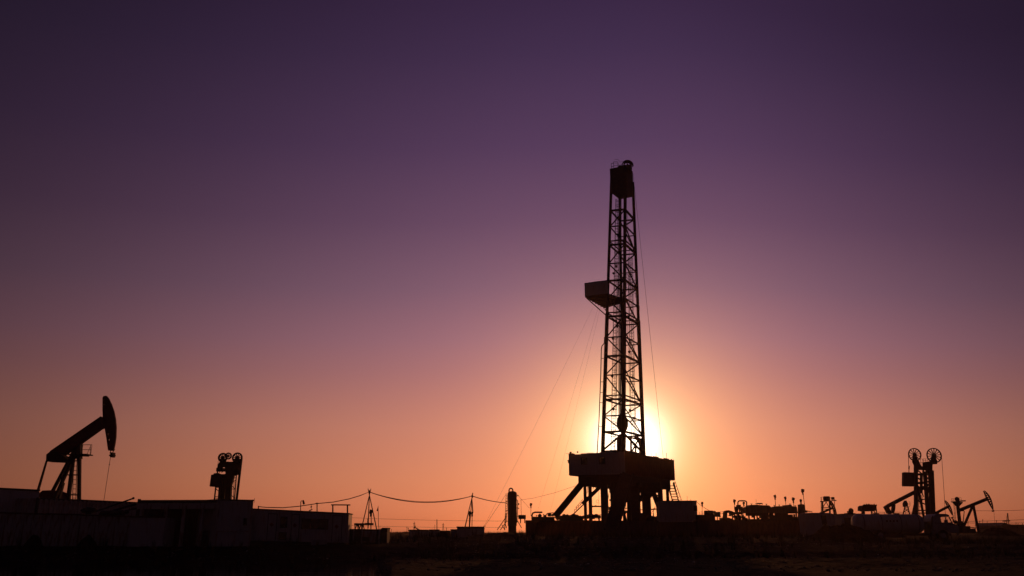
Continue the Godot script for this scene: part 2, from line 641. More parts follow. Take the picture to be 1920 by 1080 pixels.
	for q in [["L", 361.0, 316.5, 116.5], ["N", 372.0, 311.5, 116.0], ["R", 369.0, 321.0, 120.2], ["B", 374.0, 325.0, 120.7]]:
		var yl := P(1168, q[1], q[3]).y
		var yt := P(1168, q[2], q[3]).y
		var pl: Vector3 = mc + (leg_at(q[0], yl) - mc) * 1.02
		var pt: Vector3 = mc + (leg_at(q[0], yl) - mc) * 1.04
		box_low.append(Vector3(pl.x, yl, pl.z))
		box_top.append(Vector3(pt.x, yt, pt.z))
	hexa(st, box_low + box_top)
	var crown := part(st, "crown_box", M.steel, rig)
	st = S()
	var wc := P(1176.5, 311, 117.0)
	wheel(crown, "sheave", wc, 0.66, 5, 0.25, M.steel, 0.16, 0.3, 0.22)
	st = S()
	var hood := []
	for i in 9:
		var an := PI * (1.05 - 1.08 * i / 8.0)
		hood.append(wc + Vector3(cos(an) * 0.82, sin(an) * 0.82, 0))
	for i in 8:
		beam(st, hood[i], hood[i + 1], 0.12, 0.5)
	rect(st, 1160, 310, 1185, 318, 116.8, 1.6)
	part(st, "crown_block_cover", M.steel, crown)
	st = S()
	railing(st, P(1146.5, 318, 116.4), P(1151, 318, 116.4), 1.0, 0.25, 0.035)
	railing(st, P(1151, 318, 116.8), P(1159, 318, 116.8), 1.25, 0.5, 0.035)
	T(st, [[1152, 300], [1156, 298.5], [1160, 300], [1163, 304.5], [1166, 303], [1168, 303]], 116.6, 0.7, 5)
	T(st, [[1152, 306], [1158, 306], [1162, 310], [1166, 308]], 116.6, 0.6, 5)
	part(st, "crown_railing", M.steel, crown)
	# monkey board: a floor with wind panels on the outer sides
	st = S()
	var p1 := P(1140.5, 550, 115.7)
	var p2 := P(1097, 554.5, 117.2)
	var p3 := P(1134, 577, 123.4)
	var p4 := P(1178, 564, 119.4)
	for q in [p2, p3, p4]:
		q.y = p1.y
	p2.y = p1.y; p3.y = p1.y; p4.y = p1.y
	var dn := Vector3(0, -0.18, 0)
	hexa(st, [p1 + dn, p2 + dn, p3 + dn, p4 + dn, p1, p2, p3, p4])
	var board := part(st, "monkey_board", M.steel, rig)
	var wall_up := Vector3(0, 1.95, 0)
	for e in [[p1, p2, 3], [p2, p3, 4]]:
		var n: int = e[2]
		for i in n:
			st = S()
			var a: Vector3 = e[0].lerp(e[1], float(i) / n)
			var b: Vector3 = e[0].lerp(e[1], float(i + 1) / n)
			var inn := Vector3(b.z - a.z, 0, a.x - b.x).normalized() * 0.05
			var uu := wall_up * (1.0 + 0.012 * (i % 2))
			hexa(st, [a, b, b + inn, a + inn, a + uu, b + uu, b + inn + uu, a + inn + uu])
			part(st, "wind_panel", M.white, board)
	st = S()
	for i in 7:
		var t := (i + 0.5) / 7.0
		beam(st, p1.lerp(p4, t) + Vector3(0, -0.26, 0), p2.lerp(p3, t) + Vector3(0, -0.26, 0), 0.1, 0.14)
	beam(st, p2 + Vector3(0.3, -0.3, -0.2), leg_at("L", high(590)), 0.12)
	beam(st, p3 + Vector3(0, -0.3, 0), leg_at("B", high(600)), 0.12)
	part(st, "board_joist", M.steel, board)
	st = S()
	railing(st, leg_at("N", high(545)) + Vector3(0, 0.2, 0), leg_at("R", high(545)) + Vector3(0, 0.2, 0), 1.2, 0.9, 0.03)
	railing(st, leg_at("N", high(523)), leg_at("R", high(523)), 1.1, 0.9, 0.025)
	part(st, "board_railing", M.steel, board)
	st = S()
	T(st, [[1194, 570], [1198, 575], [1198, 582]], 120.0, 3.0, 6)
	part(st, "mast_bracket", M.steel, rig)
	# standpipe with gooseneck
	st = S()
	T(st, [[1133.5, 632], [1133, 643], [1131, 646], [1128.5, 649], [1127.5, 655], [1126.5, 700], [1123, 790], [1119.6, 850]], 115.2, 1.9, 7)
	for y in [672, 716, 736, 755, 800]:
		B(st, 1127.5 - (y - 672) * 0.045, y, 1135 - (y - 672) * 0.03, y, 115.4, 0.9)
	part(st, "standpipe", M.steel, rig)
	# drilling lines from crown to block
	st = S()
	for x in [1157.8, 1159.5, 1160.8, 1161.8, 1163.0, 1164.0]:
		tube(st, [P(x + 1.0, 366, 117.5), P(lerpf(x, 1166, 0.2), 784, 117.6)], 0.035, 5)
	part(st, "drilling_line", M.wire, rig)
	for q in [[1153, 470, 1156, 742], [1176, 400, 1184, 640], [1149, 600, 1158, 838], [1183, 660, 1194, 826], [1157, 540, 1152, 700], [1176, 600, 1180, 812]]:
		st = S()
		var pts := []
		for i in 9:
			var t := i / 8.0
			pts.append(P(lerpf(q[0], q[2], t) + 1.6 * sin(t * PI), lerpf(q[1], q[3], t), 117.8))
		tube(st, pts, 0.022, 5)
		part(st, "hanging_line", M.wire, rig)
	# guy wires
	for g in [[Vector3(1112, 576, 118), Vector3(905, 992, 96)], [Vector3(1122, 575, 119), Vector3(1008, 958, 118)], [Vector3(1126, 575, 120), Vector3(1031, 962, 123)], [Vector3(1187, 325, 118.5), Vector3(1243.5, 858, 121)]]:
		st = S()
		var a := P(g[0].x, g[0].y, g[0].z)
		var b := P(g[1].x, g[1].y, g[1].z)
		var pts := []
		for i in 9:
			var t := i / 8.0
			pts.append(a.lerp(b, t) - Vector3(0, sin(t * PI) * 0.25, 0))
		tube(st, pts, 0.008 if g[0].y > 400 else 0.022, 5)
		part(st, "guy_wire", M.wire, rig)
	# floor: deck frame, wind walls
	st = S()
	var c := (fl + fr) / 2.0
	var grow := func(k: float, y: float) -> Array:
		var out := []
		for q in [fl, fn, fr, fb]:
			var m: Vector3 = c + (q - c) * k
			out.append(Vector3(m.x, y, m.z))
		return out
	var under := P(1171, 909, 113.5).y
	hexa(st, grow.call(0.985, deck - 0.05) + grow.call(0.985, deck + 0.12))
	var inset: Array = grow.call(0.9, under)
	var inset_top: Array = grow.call(0.9, deck - 0.05)
	inset[0] = inset[0].lerp(inset[1], 0.07)
	inset_top[0] = inset_top[0].lerp(inset_top[1], 0.07)
	hexa(st, inset + inset_top)
	var floor_frame := part(st, "rig_floor", M.steel, rig)
	for e in [[fl, fn, 9, "white"], [fn, fr, 9, "dull"], [fb, fl, 9, "dull"], [fr, fb, 9, "dull"]]:
		var n: int = e[2]
		for i in n:
			st = S()
			var a: Vector3 = e[0].lerp(e[1], float(i) / n)
			var b: Vector3 = e[0].lerp(e[1], float(i + 1) / n)
			var k := 0.0
			if e[0] == fl:
				k = [0.0, -0.12, -0.02, 0.02, 0.0, 0.05, 0.1, 0.0, 0.06][i]
			else:
				k = rng.randf_range(-0.1, 0.12)
			if e[0] == fr or e[0] == fb:
				k -= 0.25
			var yt := fn.y + k
			var inn := Vector3(b.z - a.z, 0, a.x - b.x).normalized() * 0.07
			if inn.dot(c - a) < 0:
				inn = -inn
			hexa(st, [Vector3(a.x, deck, a.z), Vector3(b.x, deck, b.z), Vector3(b.x, deck, b.z) + inn, Vector3(a.x, deck, a.z) + inn, Vector3(a.x, yt, a.z), Vector3(b.x, yt, b.z), Vector3(b.x, yt, b.z) + inn, Vector3(a.x, yt, a.z) + inn])
			for r in 3:
				var t := (r + 0.5) / 3.0
				var m := a.lerp(b, t)
				beam(st, Vector3(m.x, deck + 0.05, m.z) - inn * 0.3, Vector3(m.x, yt - 0.03, m.z) - inn * 0.3, 0.06, 0.06)
			part(st, "wind_wall_panel", M.white if e[3] == "white" else M.rust, rig)
	for t in [0.28, 0.6]:
		st = S()
		var wdt := 0.055
		plate(st, Vector3(fl.x, deck, fl.z), Vector3(fn.x, deck, fn.z), t - wdt, t + wdt, 1.35, 2.25, 0.09, 0.0)
		var fm := part(st, "window", M.steel, rig)
		st = S()
		plate(st, Vector3(fl.x, deck, fl.z), Vector3(fn.x, deck, fn.z), t - wdt * 0.85, t - 0.002, 1.42, 2.18, 0.105, -0.07)
		part(st, "pane", M.pane, fm)
		st = S()
		plate(st, Vector3(fl.x, deck, fl.z), Vector3(fn.x, deck, fn.z), t + 0.002, t + wdt * 0.85, 1.42, 2.18, 0.105, -0.07)
		part(st, "pane", M.pane, fm)
	for q in [[1070, 849, 2.4], [1074, 851, 1.4], [1083, 847.6, 1.7], [1065.5, 864, 1.8], [1066, 867, 1.4], [1259, 862, 1.5], [1263, 864, 1.6], [1263.5, 905, 1.6], [1258, 863, 1.2]]:
		st = S()
		var dd := 115.8 if q[0] < 1100 else 127.0
		ball(st, P(q[0], q[1], dd - 0.1), Vector3.ONE * q[2] * mpp(dd), 5)
		part(st, "floor_lamp", M.steel, rig)
	st = S()
	B(st, 1061, 850.5, 1068, 850.5, 115.6, 0.5)
	for q in [[1221, 849], [1230, 849], [1249.5, 849], [1262, 860]]:
		B(st, q[0], q[1], q[0] + 0.6, 868, 124.0, 0.6)
	part(st, "aerial", M.wire, rig)
	# drawworks and driller's gear standing inside the walls, seen above them at the mast foot
	st = S()
	prism(st, [[1198.5, 850], [1199, 838], [1197, 830], [1193, 824], [1189, 820], [1191, 816], [1200, 821], [1207, 824], [1208, 850]], 122.4, 0.3)
	B(st, 1183, 850, 1183, 817, 121.8, 3.5)
	B(st, 1184, 848, 1196, 826, 121.9, 2.6)
	B(st, 1180, 820, 1206, 826, 121.7, 2.6)
	B(st, 1183, 826, 1192, 838, 122.0, 2.4)
	B(st, 1192, 850, 1192, 836, 122.0, 3.0)
	rect(st, 1171, 849, 1206, 862, 119.5, 2.5)
	part(st, "mast_foot_gear", M.steel, rig)
	# substructure
	var foot := gy + 1.1
	var cols := [[1096.5, 5, 117.5], [1106, 6, 117.2], [1132, 12, 114.8], [1148, 8, 114.4], [1155, 9, 114.2], [1167.7, 3, 123], [1177, 5, 119], [1190, 17, 117.0], [1210.5, 15, 120.0], [1237, 8, 125.5], [1250.5, 4.5, 125.8]]
	for q in cols:
		st = S()
		var a := P(q[0], 905, q[2])
		var w: float = q[1] * mpp(q[2])
		var b := Vector3(a.x, foot, a.z)
		beam(st, b, a, w, 0.18)
		for s in [-1, 1]:
			beam(st, b + Vector3(s * w * 0.45, 0, 0), a + Vector3(s * w * 0.45, 0, 0), w * 0.16, 0.5)
		part(st, "substructure_column", M.steel, rig)
	for q in [[1090, 908, 1041, 968, 116.2, 12], [1129, 909, 1092, 945, 118.5, 7], [1222, 916, 1249, 985, 122, 9], [1176, 912, 1190, 956, 118.0, 4], [1207, 914, 1194, 958, 118.6, 4], [1143, 914, 1160, 960, 119, 4], [1153, 912, 1146, 968, 117, 3], [1164, 930, 1175, 985, 119, 4], [1218, 912, 1203, 940, 122, 3], [1200, 912, 1216, 985, 121, 4]]:
		st = S()
		B(st, q[0], q[1], q[2], q[3], q[4], q[5], 0.4)
		part(st, "substructure_brace", M.steel, rig)
	for q in [[1108, 949.5, 1128, 949.5, 116.5, 2.6], [1108, 951, 1118, 948, 116.4, 2.0], [1158, 953, 1176, 953, 119, 1.6], [1200, 956, 1238, 955, 121, 1.4], [1146, 931, 1240, 929, 119.5, 3.0], [1100, 972, 1136, 972, 117, 0.5], [1100, 966, 1130, 966, 117.2, 0.5]]:
		st = S()
		B(st, q[0], q[1], q[2], q[3], q[4], q[5], 0.3)
		part(st, "substructure_girt", M.steel, rig)
	for q in [[1143, 905, 1238, 924, 118.5], [1160, 922, 1200, 930, 119.0], [1202, 920, 1222, 933, 120.5], [1180, 962, 1212, 978, 118.0], [1142, 950, 1152, 956, 117.0], [1143, 936, 1150, 939, 117.0], [1150, 966, 1162, 978, 117.5], [1226, 968, 1240, 980, 122.0]]:
		st = S()
		rect(st, q[0], q[1], q[2], q[3], q[4], 0.5)
		part(st, "substructure_girder", M.steel, rig)
	st = S()
	for q in [[1102, 911, 1101, 925], [1113, 911, 1112, 917], [1117, 911, 1117.5, 916], [1139, 911, 1141, 960], [1142, 925, 1138, 948], [1223, 960, 1229, 950], [1225, 953, 1226, 978], [1206, 956, 1236, 953]]:
		B(st, q[0], q[1], q[2], q[3], 117.0, 1.0)
	for i in 16:
		ball(st, P(1198 + rng.randf() * 42, 974 + rng.randf_range(-5, 3), 119.0), Vector3(0.3, 0.3, 0.3) * rng.randf_range(0.6, 1.4), 4, 0.4)
	part(st, "pipework", M.steel, rig)
	# arch-topped frame seen through the legs
	st = S()
	T(st, [[1162, 964], [1162, 943], [1164, 939], [1166.5, 938]], 121.5, 1.2, 5)
	T(st, [[1169.5, 938], [1172, 940], [1173.5, 944], [1173.5, 964]], 121.5, 1.2, 5)
	B(st, 1168, 936, 1168, 965, 121.5, 3)
	part(st, "substructure_frame", M.steel, rig)
	# blow-out preventer stack in the middle
	st = S()
	var bp := P(1186, 985, 119.5)
	for q in [[0.0, 1.6, 0.75], [1.6, 1.9, 0.95], [1.9, 3.0, 0.6], [3.0, 3.3, 0.9], [3.3, 4.6, 0.5]]:
		drum(st, bp + Vector3(0, q[0], 0), bp + Vector3(0, q[1], 0), q[2], 14)
	part(st, "blowout_preventer", M.steel, rig)
	# pipe ramp down from the floor towards the viewer's side
	st = S()
	var ra := P(1176, 889, 113.0)
	var rb := P(1146, 992, 106.0)
	for s in [-0.8, 0.8]:
		beam(st, ra + Vector3(s, 0, 0), rb + Vector3(s, 0, 0), 0.22, 0.3)
	for i in 9:
		var m := ra.lerp(rb, (i + 0.5) / 9.0)
		beam(st, m - Vector3(0.8, 0, 0), m + Vector3(0.8, 0, 0), 0.12, 0.12)
	beam(st, ra + Vector3(0, 0.06, 0), rb + Vector3(0, 0.06, 0), 1.3, 0.05)
	part(st, "pipe_ramp", M.steel, rig)
	# stairs: left behind the brace, right outside
	st = S()
	B(st, 1079, 952, 1093, 936, 119, 0.8)
	B(st, 1077, 957, 1093, 941, 119, 0.8)
	B(st, 1075, 964, 1093, 947, 119, 2.0)
	for i in 5:
		B(st, 1077 + i * 4, 955 - i * 4.2, 1077 + i * 4, 964 - i * 4.2, 119, 0.7)
	part(st, "stair", M.steel, rig)
	st = S()
	var sa := P(1256, 906, 126.5)
	var sb := P(1271, 952, 126.5)
	rungs(st, sa, sb, Vector3(0.4, 0, 0.2), 0.38, 0.06)
	beam(st, P(1253.5, 908, 126.8), P(1263, 950, 126.8), 0.12)
	beam(st, P(1263.5, 904, 126.3), P(1273.5, 945, 126.3), 0.13)
	for i in 6:
		var t := (i + 0.5) / 6.0
		beam(st, P(1263.5, 904, 126.3).lerp(P(1273.5, 945, 126.3), t), P(1265.5, 902, 126.3).lerp(P(1278, 938, 126.3), t), 0.05)
	beam(st, P(1265.5, 902, 126.3), P(1278, 938, 126.3), 0.07)
	part(st, "stair", M.steel, rig)
	# base beams and lower boxes
	st = S()
	rect(st, 1040, 976, 1242, 992, 114.2, 12.0)
	part(st, "base_frame", M.steel, rig)
	st = S()
	for i in 14:
		ball(st, P(1046 + i * 6.0, 969 + rng.randf_range(-3, 3), 116.5), Vector3(0.35, 0.3, 0.4) * rng.randf_range(0.7, 1.3), 4, 0.4)
	rect(st, 1050, 968, 1094, 980, 116.0, 2.0)
	part(st, "winch_gear", M.steel, rig)
	st = S()
	railing(st, P(1108, 976, 117.5), P(1130, 976, 117.5), 0.75, 0.45, 0.03)
	railing(st, P(1198, 976, 122), P(1225, 976, 122), 1.0, 0.6, 0.03)
	B(st, 1120, 966, 1124, 976, 117.4, 3.0)
	T(st, [[1206, 946], [1206, 966], [1210, 976]], 121, 1.2, 5)
	part(st, "base_railing", M.steel, rig)
	# wall-hung wire and the loop dangling under the floor
	st = S()
	T(st, [[1122.5, 912], [1122.5, 948]], 117.0, 0.4, 4)
	var lp := []
	for i in 13:
		lp.append([1120 + 2.4 * cos(TAU * i / 12), 940 + 3 * sin(TAU * i / 12)])
	T(st, lp, 117.0, 0.5, 4)
	part(st, "hanging_rope", M.wire, rig)
	# things that hang in the mast
	var tb := thing("travelling_block", P(1167, 812, 117.6), "bulky dark travelling block hanging low inside the mast", "hoist block")
	st = S()
	var blk := P(1167, 794, 117.6)
	ball(st, blk, Vector3(0.8, 1.3, 0.5), 10)
	part(st, "block_body", M.steel, tb)
	st = S()
	rect(st, 1162, 776, 1172, 781, 117.4, 0.5)
	part(st, "block_cap", M.steel, tb)
	st = S()
	tube(st, [P(1167, 808, 117.6), P(1168, 814, 117.6), P(1169, 818, 117.6)], 0.28, 8)
	part(st, "hook", M.steel, tb)
	var td := thing("swivel", P(1166, 850, 117.6), "dark swivel and kelly column hanging under the block at the mast foot", "swivel")
	st = S()
	prism(st, [[1158, 850], [1157.5, 822], [1161, 814], [1171, 814], [1174, 820], [1173.5, 850]], 117.3, 0.9)
	part(st, "swivel_body", M.steel, td)
	st = S()
	T(st, [[1160, 818], [1154, 822], [1152, 836], [1153, 847]], 117.2, 1.5, 6)
	part(st, "mud_hose", M.rubber, td)
	st = S()
	drum(st, P(1166, 849, 117.6), P(1166, 886, 117.6), 0.2, 8)
	part(st, "kelly", M.steel, td)


# ---------------------------------------------------------------- machinery round the rig
func tank(x0: float, x1: float, ytop: float, d: float, deep: float, label: String, m: Material, ribbed := 1.1) -> Node3D:
	var a := P(x0, ytop, d)
	var b := P(x1, ytop, d)
	var gy := ground_at((a.x + b.x) / 2, d)
	var o := thing("mud_tank", Vector3((a.x + b.x) / 2, gy, -d), label, "mud tank", "mud tanks in a row along the rig")
	var st := S()
	house(st, a, b, gy - 0.3, gy - 0.3, deep)
	ribs(st, a, b, gy + 0.1, gy + 0.1, ribbed, 0.08)
	part(st, "tank_body", m, o)
	st = S()
	for s in [0.12, 0.5, 0.88]:
		var p := a.lerp(b, s)
		box(st, Vector3(p.x, gy + 0.06, -d - deep / 2), Vector3(0.3, 0.26, deep + 0.6))
	part(st, "skid", M.steel, o)
	st = S()
	box(st, Vector3((a.x + b.x) / 2, a.y + 0.04, -d - deep / 2), Vector3(b.x - a.x, 0.06, deep + 0.2))
	part(st, "walkway", M.steel, o)
	return o

func flood(x: float, y: float, ybase: float, d: float, r: float, label: String, lean := 0.0, face := -1.0) -> void:
	var o := thing("flood_lamp", P(x + lean, ybase, d), label, "flood lamp", "flood lamps on thin poles")
	var st := S()
	tube(st, [P(x + lean, ybase + 4, d), P(x, y, d)], 0.035, 6)
	part(st, "pole", M.steel, o)
	st = S()
	var c := P(x, y, d)
	var k := r * 1.2 * mpp(d)
	tube(st, [c + Vector3(-face * k * 0.2, k * 0.9, 0), c + Vector3(face * k * 0.4, -k * 0.9, 0.1)], k, 9, k * 0.45)
	ball(st, c, Vector3(k, k * 0.75, k * 0.8), 5)
	part(st, "lamp_head", M.steel, o)
	st = S()
	box(st, c + Vector3(0, -k * 1.4, 0), Vector3(0.14, 0.3, 0.14))
	part(st, "ballast_box", M.steel, o)

func build_machinery() -> void:
	tank(986, 1108, 976.5, 110.5, 3.0, "dark mud tank left of the rig legs beside the tall vertical vessel", M.rust)
	tank(1112, 1230, 977.5, 109.8, 3.0, "dark mud tank lying right under the rig floor", M.dark)
	tank(1233, 1305, 979.8, 109.9, 3.0, "dark mud tank under the raised white ribbed container", M.dark)
	tank(1308, 1398, 976, 110.0, 3.0, "dark mud tank right of the white ribbed container carrying pumps", M.dark)
	tank(1402, 1511, 976, 110.0, 3.0, "rusty mud tank under the shaker house right of the rig", M.rust)
	# vertical vessel
	var d := 101.0
	var gy := ground_at(0, d)
	var o := thing("separator_vessel", Vector3(P(960.5, 990, d).x, gy, -d), "tall narrow upright vessel with a lifting eye and side ladder left of the rig", "process vessel")
	var c0 := P(960.5, 986, d)
	var c1 := P(960.5, 925, d)
	var r := 8.6 * mpp(d)
	var st := S()
	tube(st, [c0, c1], r, 18)
	ball(st, c1, Vector3(r, r * 0.5, r), 7)
	part(st, "shell", M.dark, o)
	st = S()
	T(st, [[954.5, 927], [954.5, 919], [955.5, 916.5], [958, 915.5], [960.5, 916.5], [961.5, 919], [961.5, 927]], d - r * 0.6, 2.6, 8)
	part(st, "lifting_eye", M.steel, o)
	st = S()
	ladder(st, 950.6, 925, 948.2, 978, d - 0.1, 0.18, 0.28, 0.022)
	part(st, "ladder", M.steel, o)
	st = S()
	for q in [[950, 968, 932, 994], [951, 976, 938, 994], [949, 962, 946, 994], [946, 978, 950, 990], [941, 984, 947, 994], [970, 976, 978, 990]]:
		B(st, q[0], q[1], q[2], q[3], d - 0.2, 1.4)
	part(st, "leg", M.steel, o)
	st = S()
	rect(st, 953, 984, 968, 1000, d - 0.3, 0.9)
	part(st, "skirt", M.steel, o)
	st = S()
	for y in [930, 946, 962, 977]:
		tube(st, [P(960.5, y, d), P(960.5, y + 1.2, d)], r + 0.05, 18)
	part(st, "shell_band", M.dark, o)
	for q in [[951.5, 940, 948.8, 940], [969, 929, 971.5, 929], [969, 952, 972.5, 953], [952, 957, 949, 958], [969, 968, 973.5, 968]]:
		st = S()
		T(st, [[q[0], q[1]], [q[2], q[3]]], d - 0.3, 1.5, 6)
		T(st, [[q[2], q[3] - 1.0], [q[2], q[3] + 1.0]], d - 0.3, 2.0, 6)
		part(st, "nozzle", M.steel, o)
	st = S()
	T(st, [[967, 938], [969, 937], [970.5, 939], [970.8, 946], [970.2, 960], [969.5, 980]], d - 0.1, 1.7, 6)
	ball(st, P(972.4, 945, d), Vector3.ONE * 0.1, 4)
	part(st, "side_pipe", M.steel, o)
	for g in [[949.5, 926, 908, 988, 94.0], [968.5, 926, 993, 953, 104.0]]:
		st = S()
		tube(st, [P(g[0], g[1], d), P(g[2], g[3], g[4])], 0.02, 4)
		part(st, "guy_wire", M.wire, o)
	# walkway and gear between vessel and rig
	o = thing("control_box", P(979, 974, 107), "squat dark box on a handrailed deck beside the upright vessel", "control box")
	st = S()
	rect(st, 972, 965.5, 986, 973, 107, 0.9)
	part(st, "cabinet", M.steel, o)
	st = S()
	rect(st, 975, 973, 977, 981, 107.2, 0.15)
	rect(st, 983, 973, 985, 981, 107.2, 0.15)
	part(st, "stand", M.steel, o)
	st = S()
	railing(st, P(986, 980, 107), P(1001, 980, 107), 1.05, 0.35, 0.03)
	O = P(993, 980, 107)
	single(st, "handrail", M.steel, "thin handrail on the tank left of the pump, beside the squat box", "handrail")
	o = thing("mud_pump", P(1018, 977, 108), "dark pump with a bent suction pipe on the leftmost mud tank", "pump")
	st = S()
	rect(st, 999, 969, 1040, 978, 108, 1.6)
	for q in [[1012, 967, 4], [1022, 967.5, 3], [1030, 965.5, 4], [1036, 966, 3]]:
		ball(st, P(q[0], q[1], 108.4), Vector3(q[2], q[2] * 0.75, q[2]) * mpp(108), 6, 0.2)
	part(st, "pump_body", M.steel, o)
	st = S()
	T(st, [[998, 976], [997.5, 966], [999, 962], [1003, 960.5], [1017, 960.5]], 108.0, 3.0, 8)
	T(st, [[1024, 966], [1026, 962.5], [1038, 961.5], [1041, 964]], 108.2, 1.8, 7)
	part(st, "suction_pipe", M.steel, o)
	for q in [[1006, 966], [1012, 963.5], [1019, 964], [1033, 962], [1039, 965]]:
		st = S()
		T(st, [[q[0], q[1] + 8], [q[0], q[1]]], 108.1, 1.2, 6)
		T(st, [[q[0] - 1.6, q[1]], [q[0] + 1.6, q[1]]], 108.1, 0.9, 6)
		part(st, "valve", M.steel, o)
	flood(995.5, 946.5, 964, 107.5, 2.1, "short flood lamp just right of the upright vessel")
	# thin post with a wire to the rig
	O = P(977.3, 965, 106.5)
	st = S()
	T(st, [[977.3, 966], [976.8, 936]], 106.5, 0.8, 5)
	T(st, [[976.8, 937.5], [1000, 934], [1040, 924], [1079, 911]], 112.0, 0.5, 4)
	single(st, "wire_post", M.wire, "thin post carrying a slack wire from the vessel's deck to the rig floor", "post")
	# white ribbed container right of the rig
	var a := P(1236, 938, 113.0)
	var b := P(1306, 940, 113.0)
	gy = P(1236, 979.5, 113.0).y
	o = thing("site_container", Vector3((a.x + b.x) / 2, gy, -113), "white ribbed container raised beside the right rig leg", "container")
	st = S()
	a.y = b.y
	house(st, a, b, gy, gy, 2.6)
	part(st, "shell", M.white, o)
	st = S()
	ribs(st, a, b, gy, gy, 0.42, 0.05)
	part(st, "ribbed_side", M.white, o)
	st = S()
	house(st, a + Vector3(-0.08, 0.1, 0.08), b + Vector3(0.08, 0.1, 0.08), a.y + 0.003, b.y + 0.003, 2.76)
	part(st, "roof", M.steel, o)
	st = S()
	var g1 := ground_at(15, 113)
	for t in [0.05, 0.5, 0.95]:
		var m := a.lerp(b, t)
		box(st, Vector3(m.x, (g1 + gy) / 2, -114.2), Vector3(0.4, gy - g1, 2.0))
	part(st, "support", M.steel, o)
	st = S()
	rect(st, 1301, 948, 1307.5, 958, 112.8, 0.35)
	part(st, "side_box", M.steel, o)
	st = S()
	for q in [[1288.5, 930, 939], [1294.5, 936, 940], [1262, 934, 940]]:
		T(st, [[q[0], q[2]], [q[0], q[1]]], 113.5, 0.6, 4)
	part(st, "aerial", M.wire, o)
	st = S()
	O = P(1306, 941, 112)
	T(st, [[1306, 941], [1316, 949], [1329, 957], [1342, 960.5], [1356, 959.5], [1362, 957]], 111.5, 0.9, 5)
	single(st, "power_cable", M.rubber, "sagging cable from the white ribbed container to the pumps on its right", "cable")
	# gear on the right-hand tanks
	d = 110.4
	o = thing("pump_set", P(1325, 976, d), "low pump set with a round motor next to the white ribbed container", "pump")
	st = S()
	rect(st, 1308, 965, 1340, 976, d, 1.3)
	part(st, "bed", M.steel, o)
	st = S()
	drum(st, P(1321, 962.5, d + 0.7), P(1337, 962.5, d + 0.7), 5.2 * mpp(d), 12)
	B(st, 1337, 960, 1342, 960, d + 0.5, 3)
	part(st, "motor", M.steel, o)
	st = S()
	railing(st, P(1307, 967, d), P(1322, 967, d), 0.45, 0.3, 0.02)
	railing(st, P(1333, 968, d), P(1341, 968, d), 0.5, 0.3, 0.02)
	part(st, "guard_rail", M.steel, o)
	o = thing("switch_box", P(1345, 976, d), "dark switch box on a post between two pump motors", "switch box")
	st = S()
	rect(st, 1341, 960.5, 1351, 969, d, 0.5)
	part(st, "box", M.steel, o)
	st = S()
	rect(st, 1339, 957.5, 1340.6, 976, d, 0.12)
	rect(st, 1345, 969, 1346.2, 976, d + 0.1, 0.12)
	part(st, "post", M.steel, o)
	st = S()
	O = P(1355, 976, d)
	railing(st, P(1349, 976, d), P(1361, 976, d), 0.85, 0.4, 0.025)
	rect(st, 1352, 971, 1360, 976, d + 0.4, 0.8)
	single(st, "handrail", M.steel, "short handrail between the switch box and the humped motor", "handrail")
	o = thing("motor", P(1368, 976, d), "humped dark motor left of the cone cyclones", "motor")
	st = S()
	prism(st, [[1358.5, 974], [1359, 961], [1361, 957.5], [1366, 956.5], [1372, 958], [1378, 961], [1379, 966], [1371, 966], [1370, 961.5], [1364, 961.5], [1363.5, 974]], d, 1.0)
	prism(st, [[1351, 976], [1356, 972], [1366, 970.5], [1374, 973], [1378, 976]], d + 0.2, 1.2)
	B(st, 1373.5, 964, 1373.5, 976, d + 0.2, 2)
	B(st, 1366, 966.5, 1380, 968.5, d + 0.3, 1.5)
	part(st, "motor_case", M.steel, o)
	o = thing("cyclone_desander", P(1385, 976, d), "cluster of cone cyclones under a tall bent pipe", "desander")
	for q in [[1379, 950], [1382.5, 947], [1387, 946.5], [1390.5, 950]]:
		st = S()
		var e: float = q[0] - 1384.5
		drum(st, P(q[0], q[1], d + 0.3), P(q[0], q[1] + 6, d + 0.3), 2.3 * mpp(d), 9)
		tube(st, [P(q[0], q[1] + 6, d + 0.3), P(q[0] - e * 0.3, q[1] + 15, d + 0.3)], 2.3 * mpp(d), 9, 0.05)
		part(st, "cyclone", M.steel, o)
	st = S()
	rect(st, 1376, 960, 1393, 964, d + 0.2, 0.8)
	rect(st, 1377, 964, 1379, 976, d + 0.2, 0.2)
	rect(st, 1383, 964, 1387, 976, d + 0.2, 0.4)
	rect(st, 1391, 962, 1393, 976, d + 0.2, 0.2)
	rect(st, 1377, 968, 1398, 971, d + 0.4, 0.6)
	rect(st, 1381, 966, 1390, 976.5, d + 0.5, 0.6)
	rect(st, 1394, 971, 1402, 976.5, d + 0.5, 0.6)
	B(st, 1375, 964, 1382, 958, d + 0.4, 1.4)
	B(st, 1388, 962, 1395, 968, d + 0.4, 1.6)
	part(st, "frame", M.steel, o)
	st = S()
	T(st, [[1383.5, 949], [1383.5, 942.5], [1384.5, 940], [1387, 939], [1396, 939], [1399, 940], [1400, 942.5], [1400, 966]], d - 0.1, 2.4, 8)
	part(st, "bent_pipe", M.steel, o)
	o = thing("shaker_house", P(1448, 976, d), "long dark shaker and engine house on legs above the rusty tank", "engine house")
	st = S()
	prism(st, [[1399.5, 951.5], [1405, 949.5], [1407, 946.8], [1418.5, 946.3], [1431, 947.3], [1442, 947.5], [1446, 951], [1449, 951.5], [1450, 961.5], [1399.5, 962]], d, 2.0)
	part(st, "shaker_housing", M.dark, o)
	st = S()
	railing(st, P(1419.5, 946.5, d + 0.5), P(1429.5, 946.5, d + 0.5), 0.2, 0.3, 0.03)
	rect(st, 1419, 943.8, 1430, 944.6, d + 0.3, 0.8)
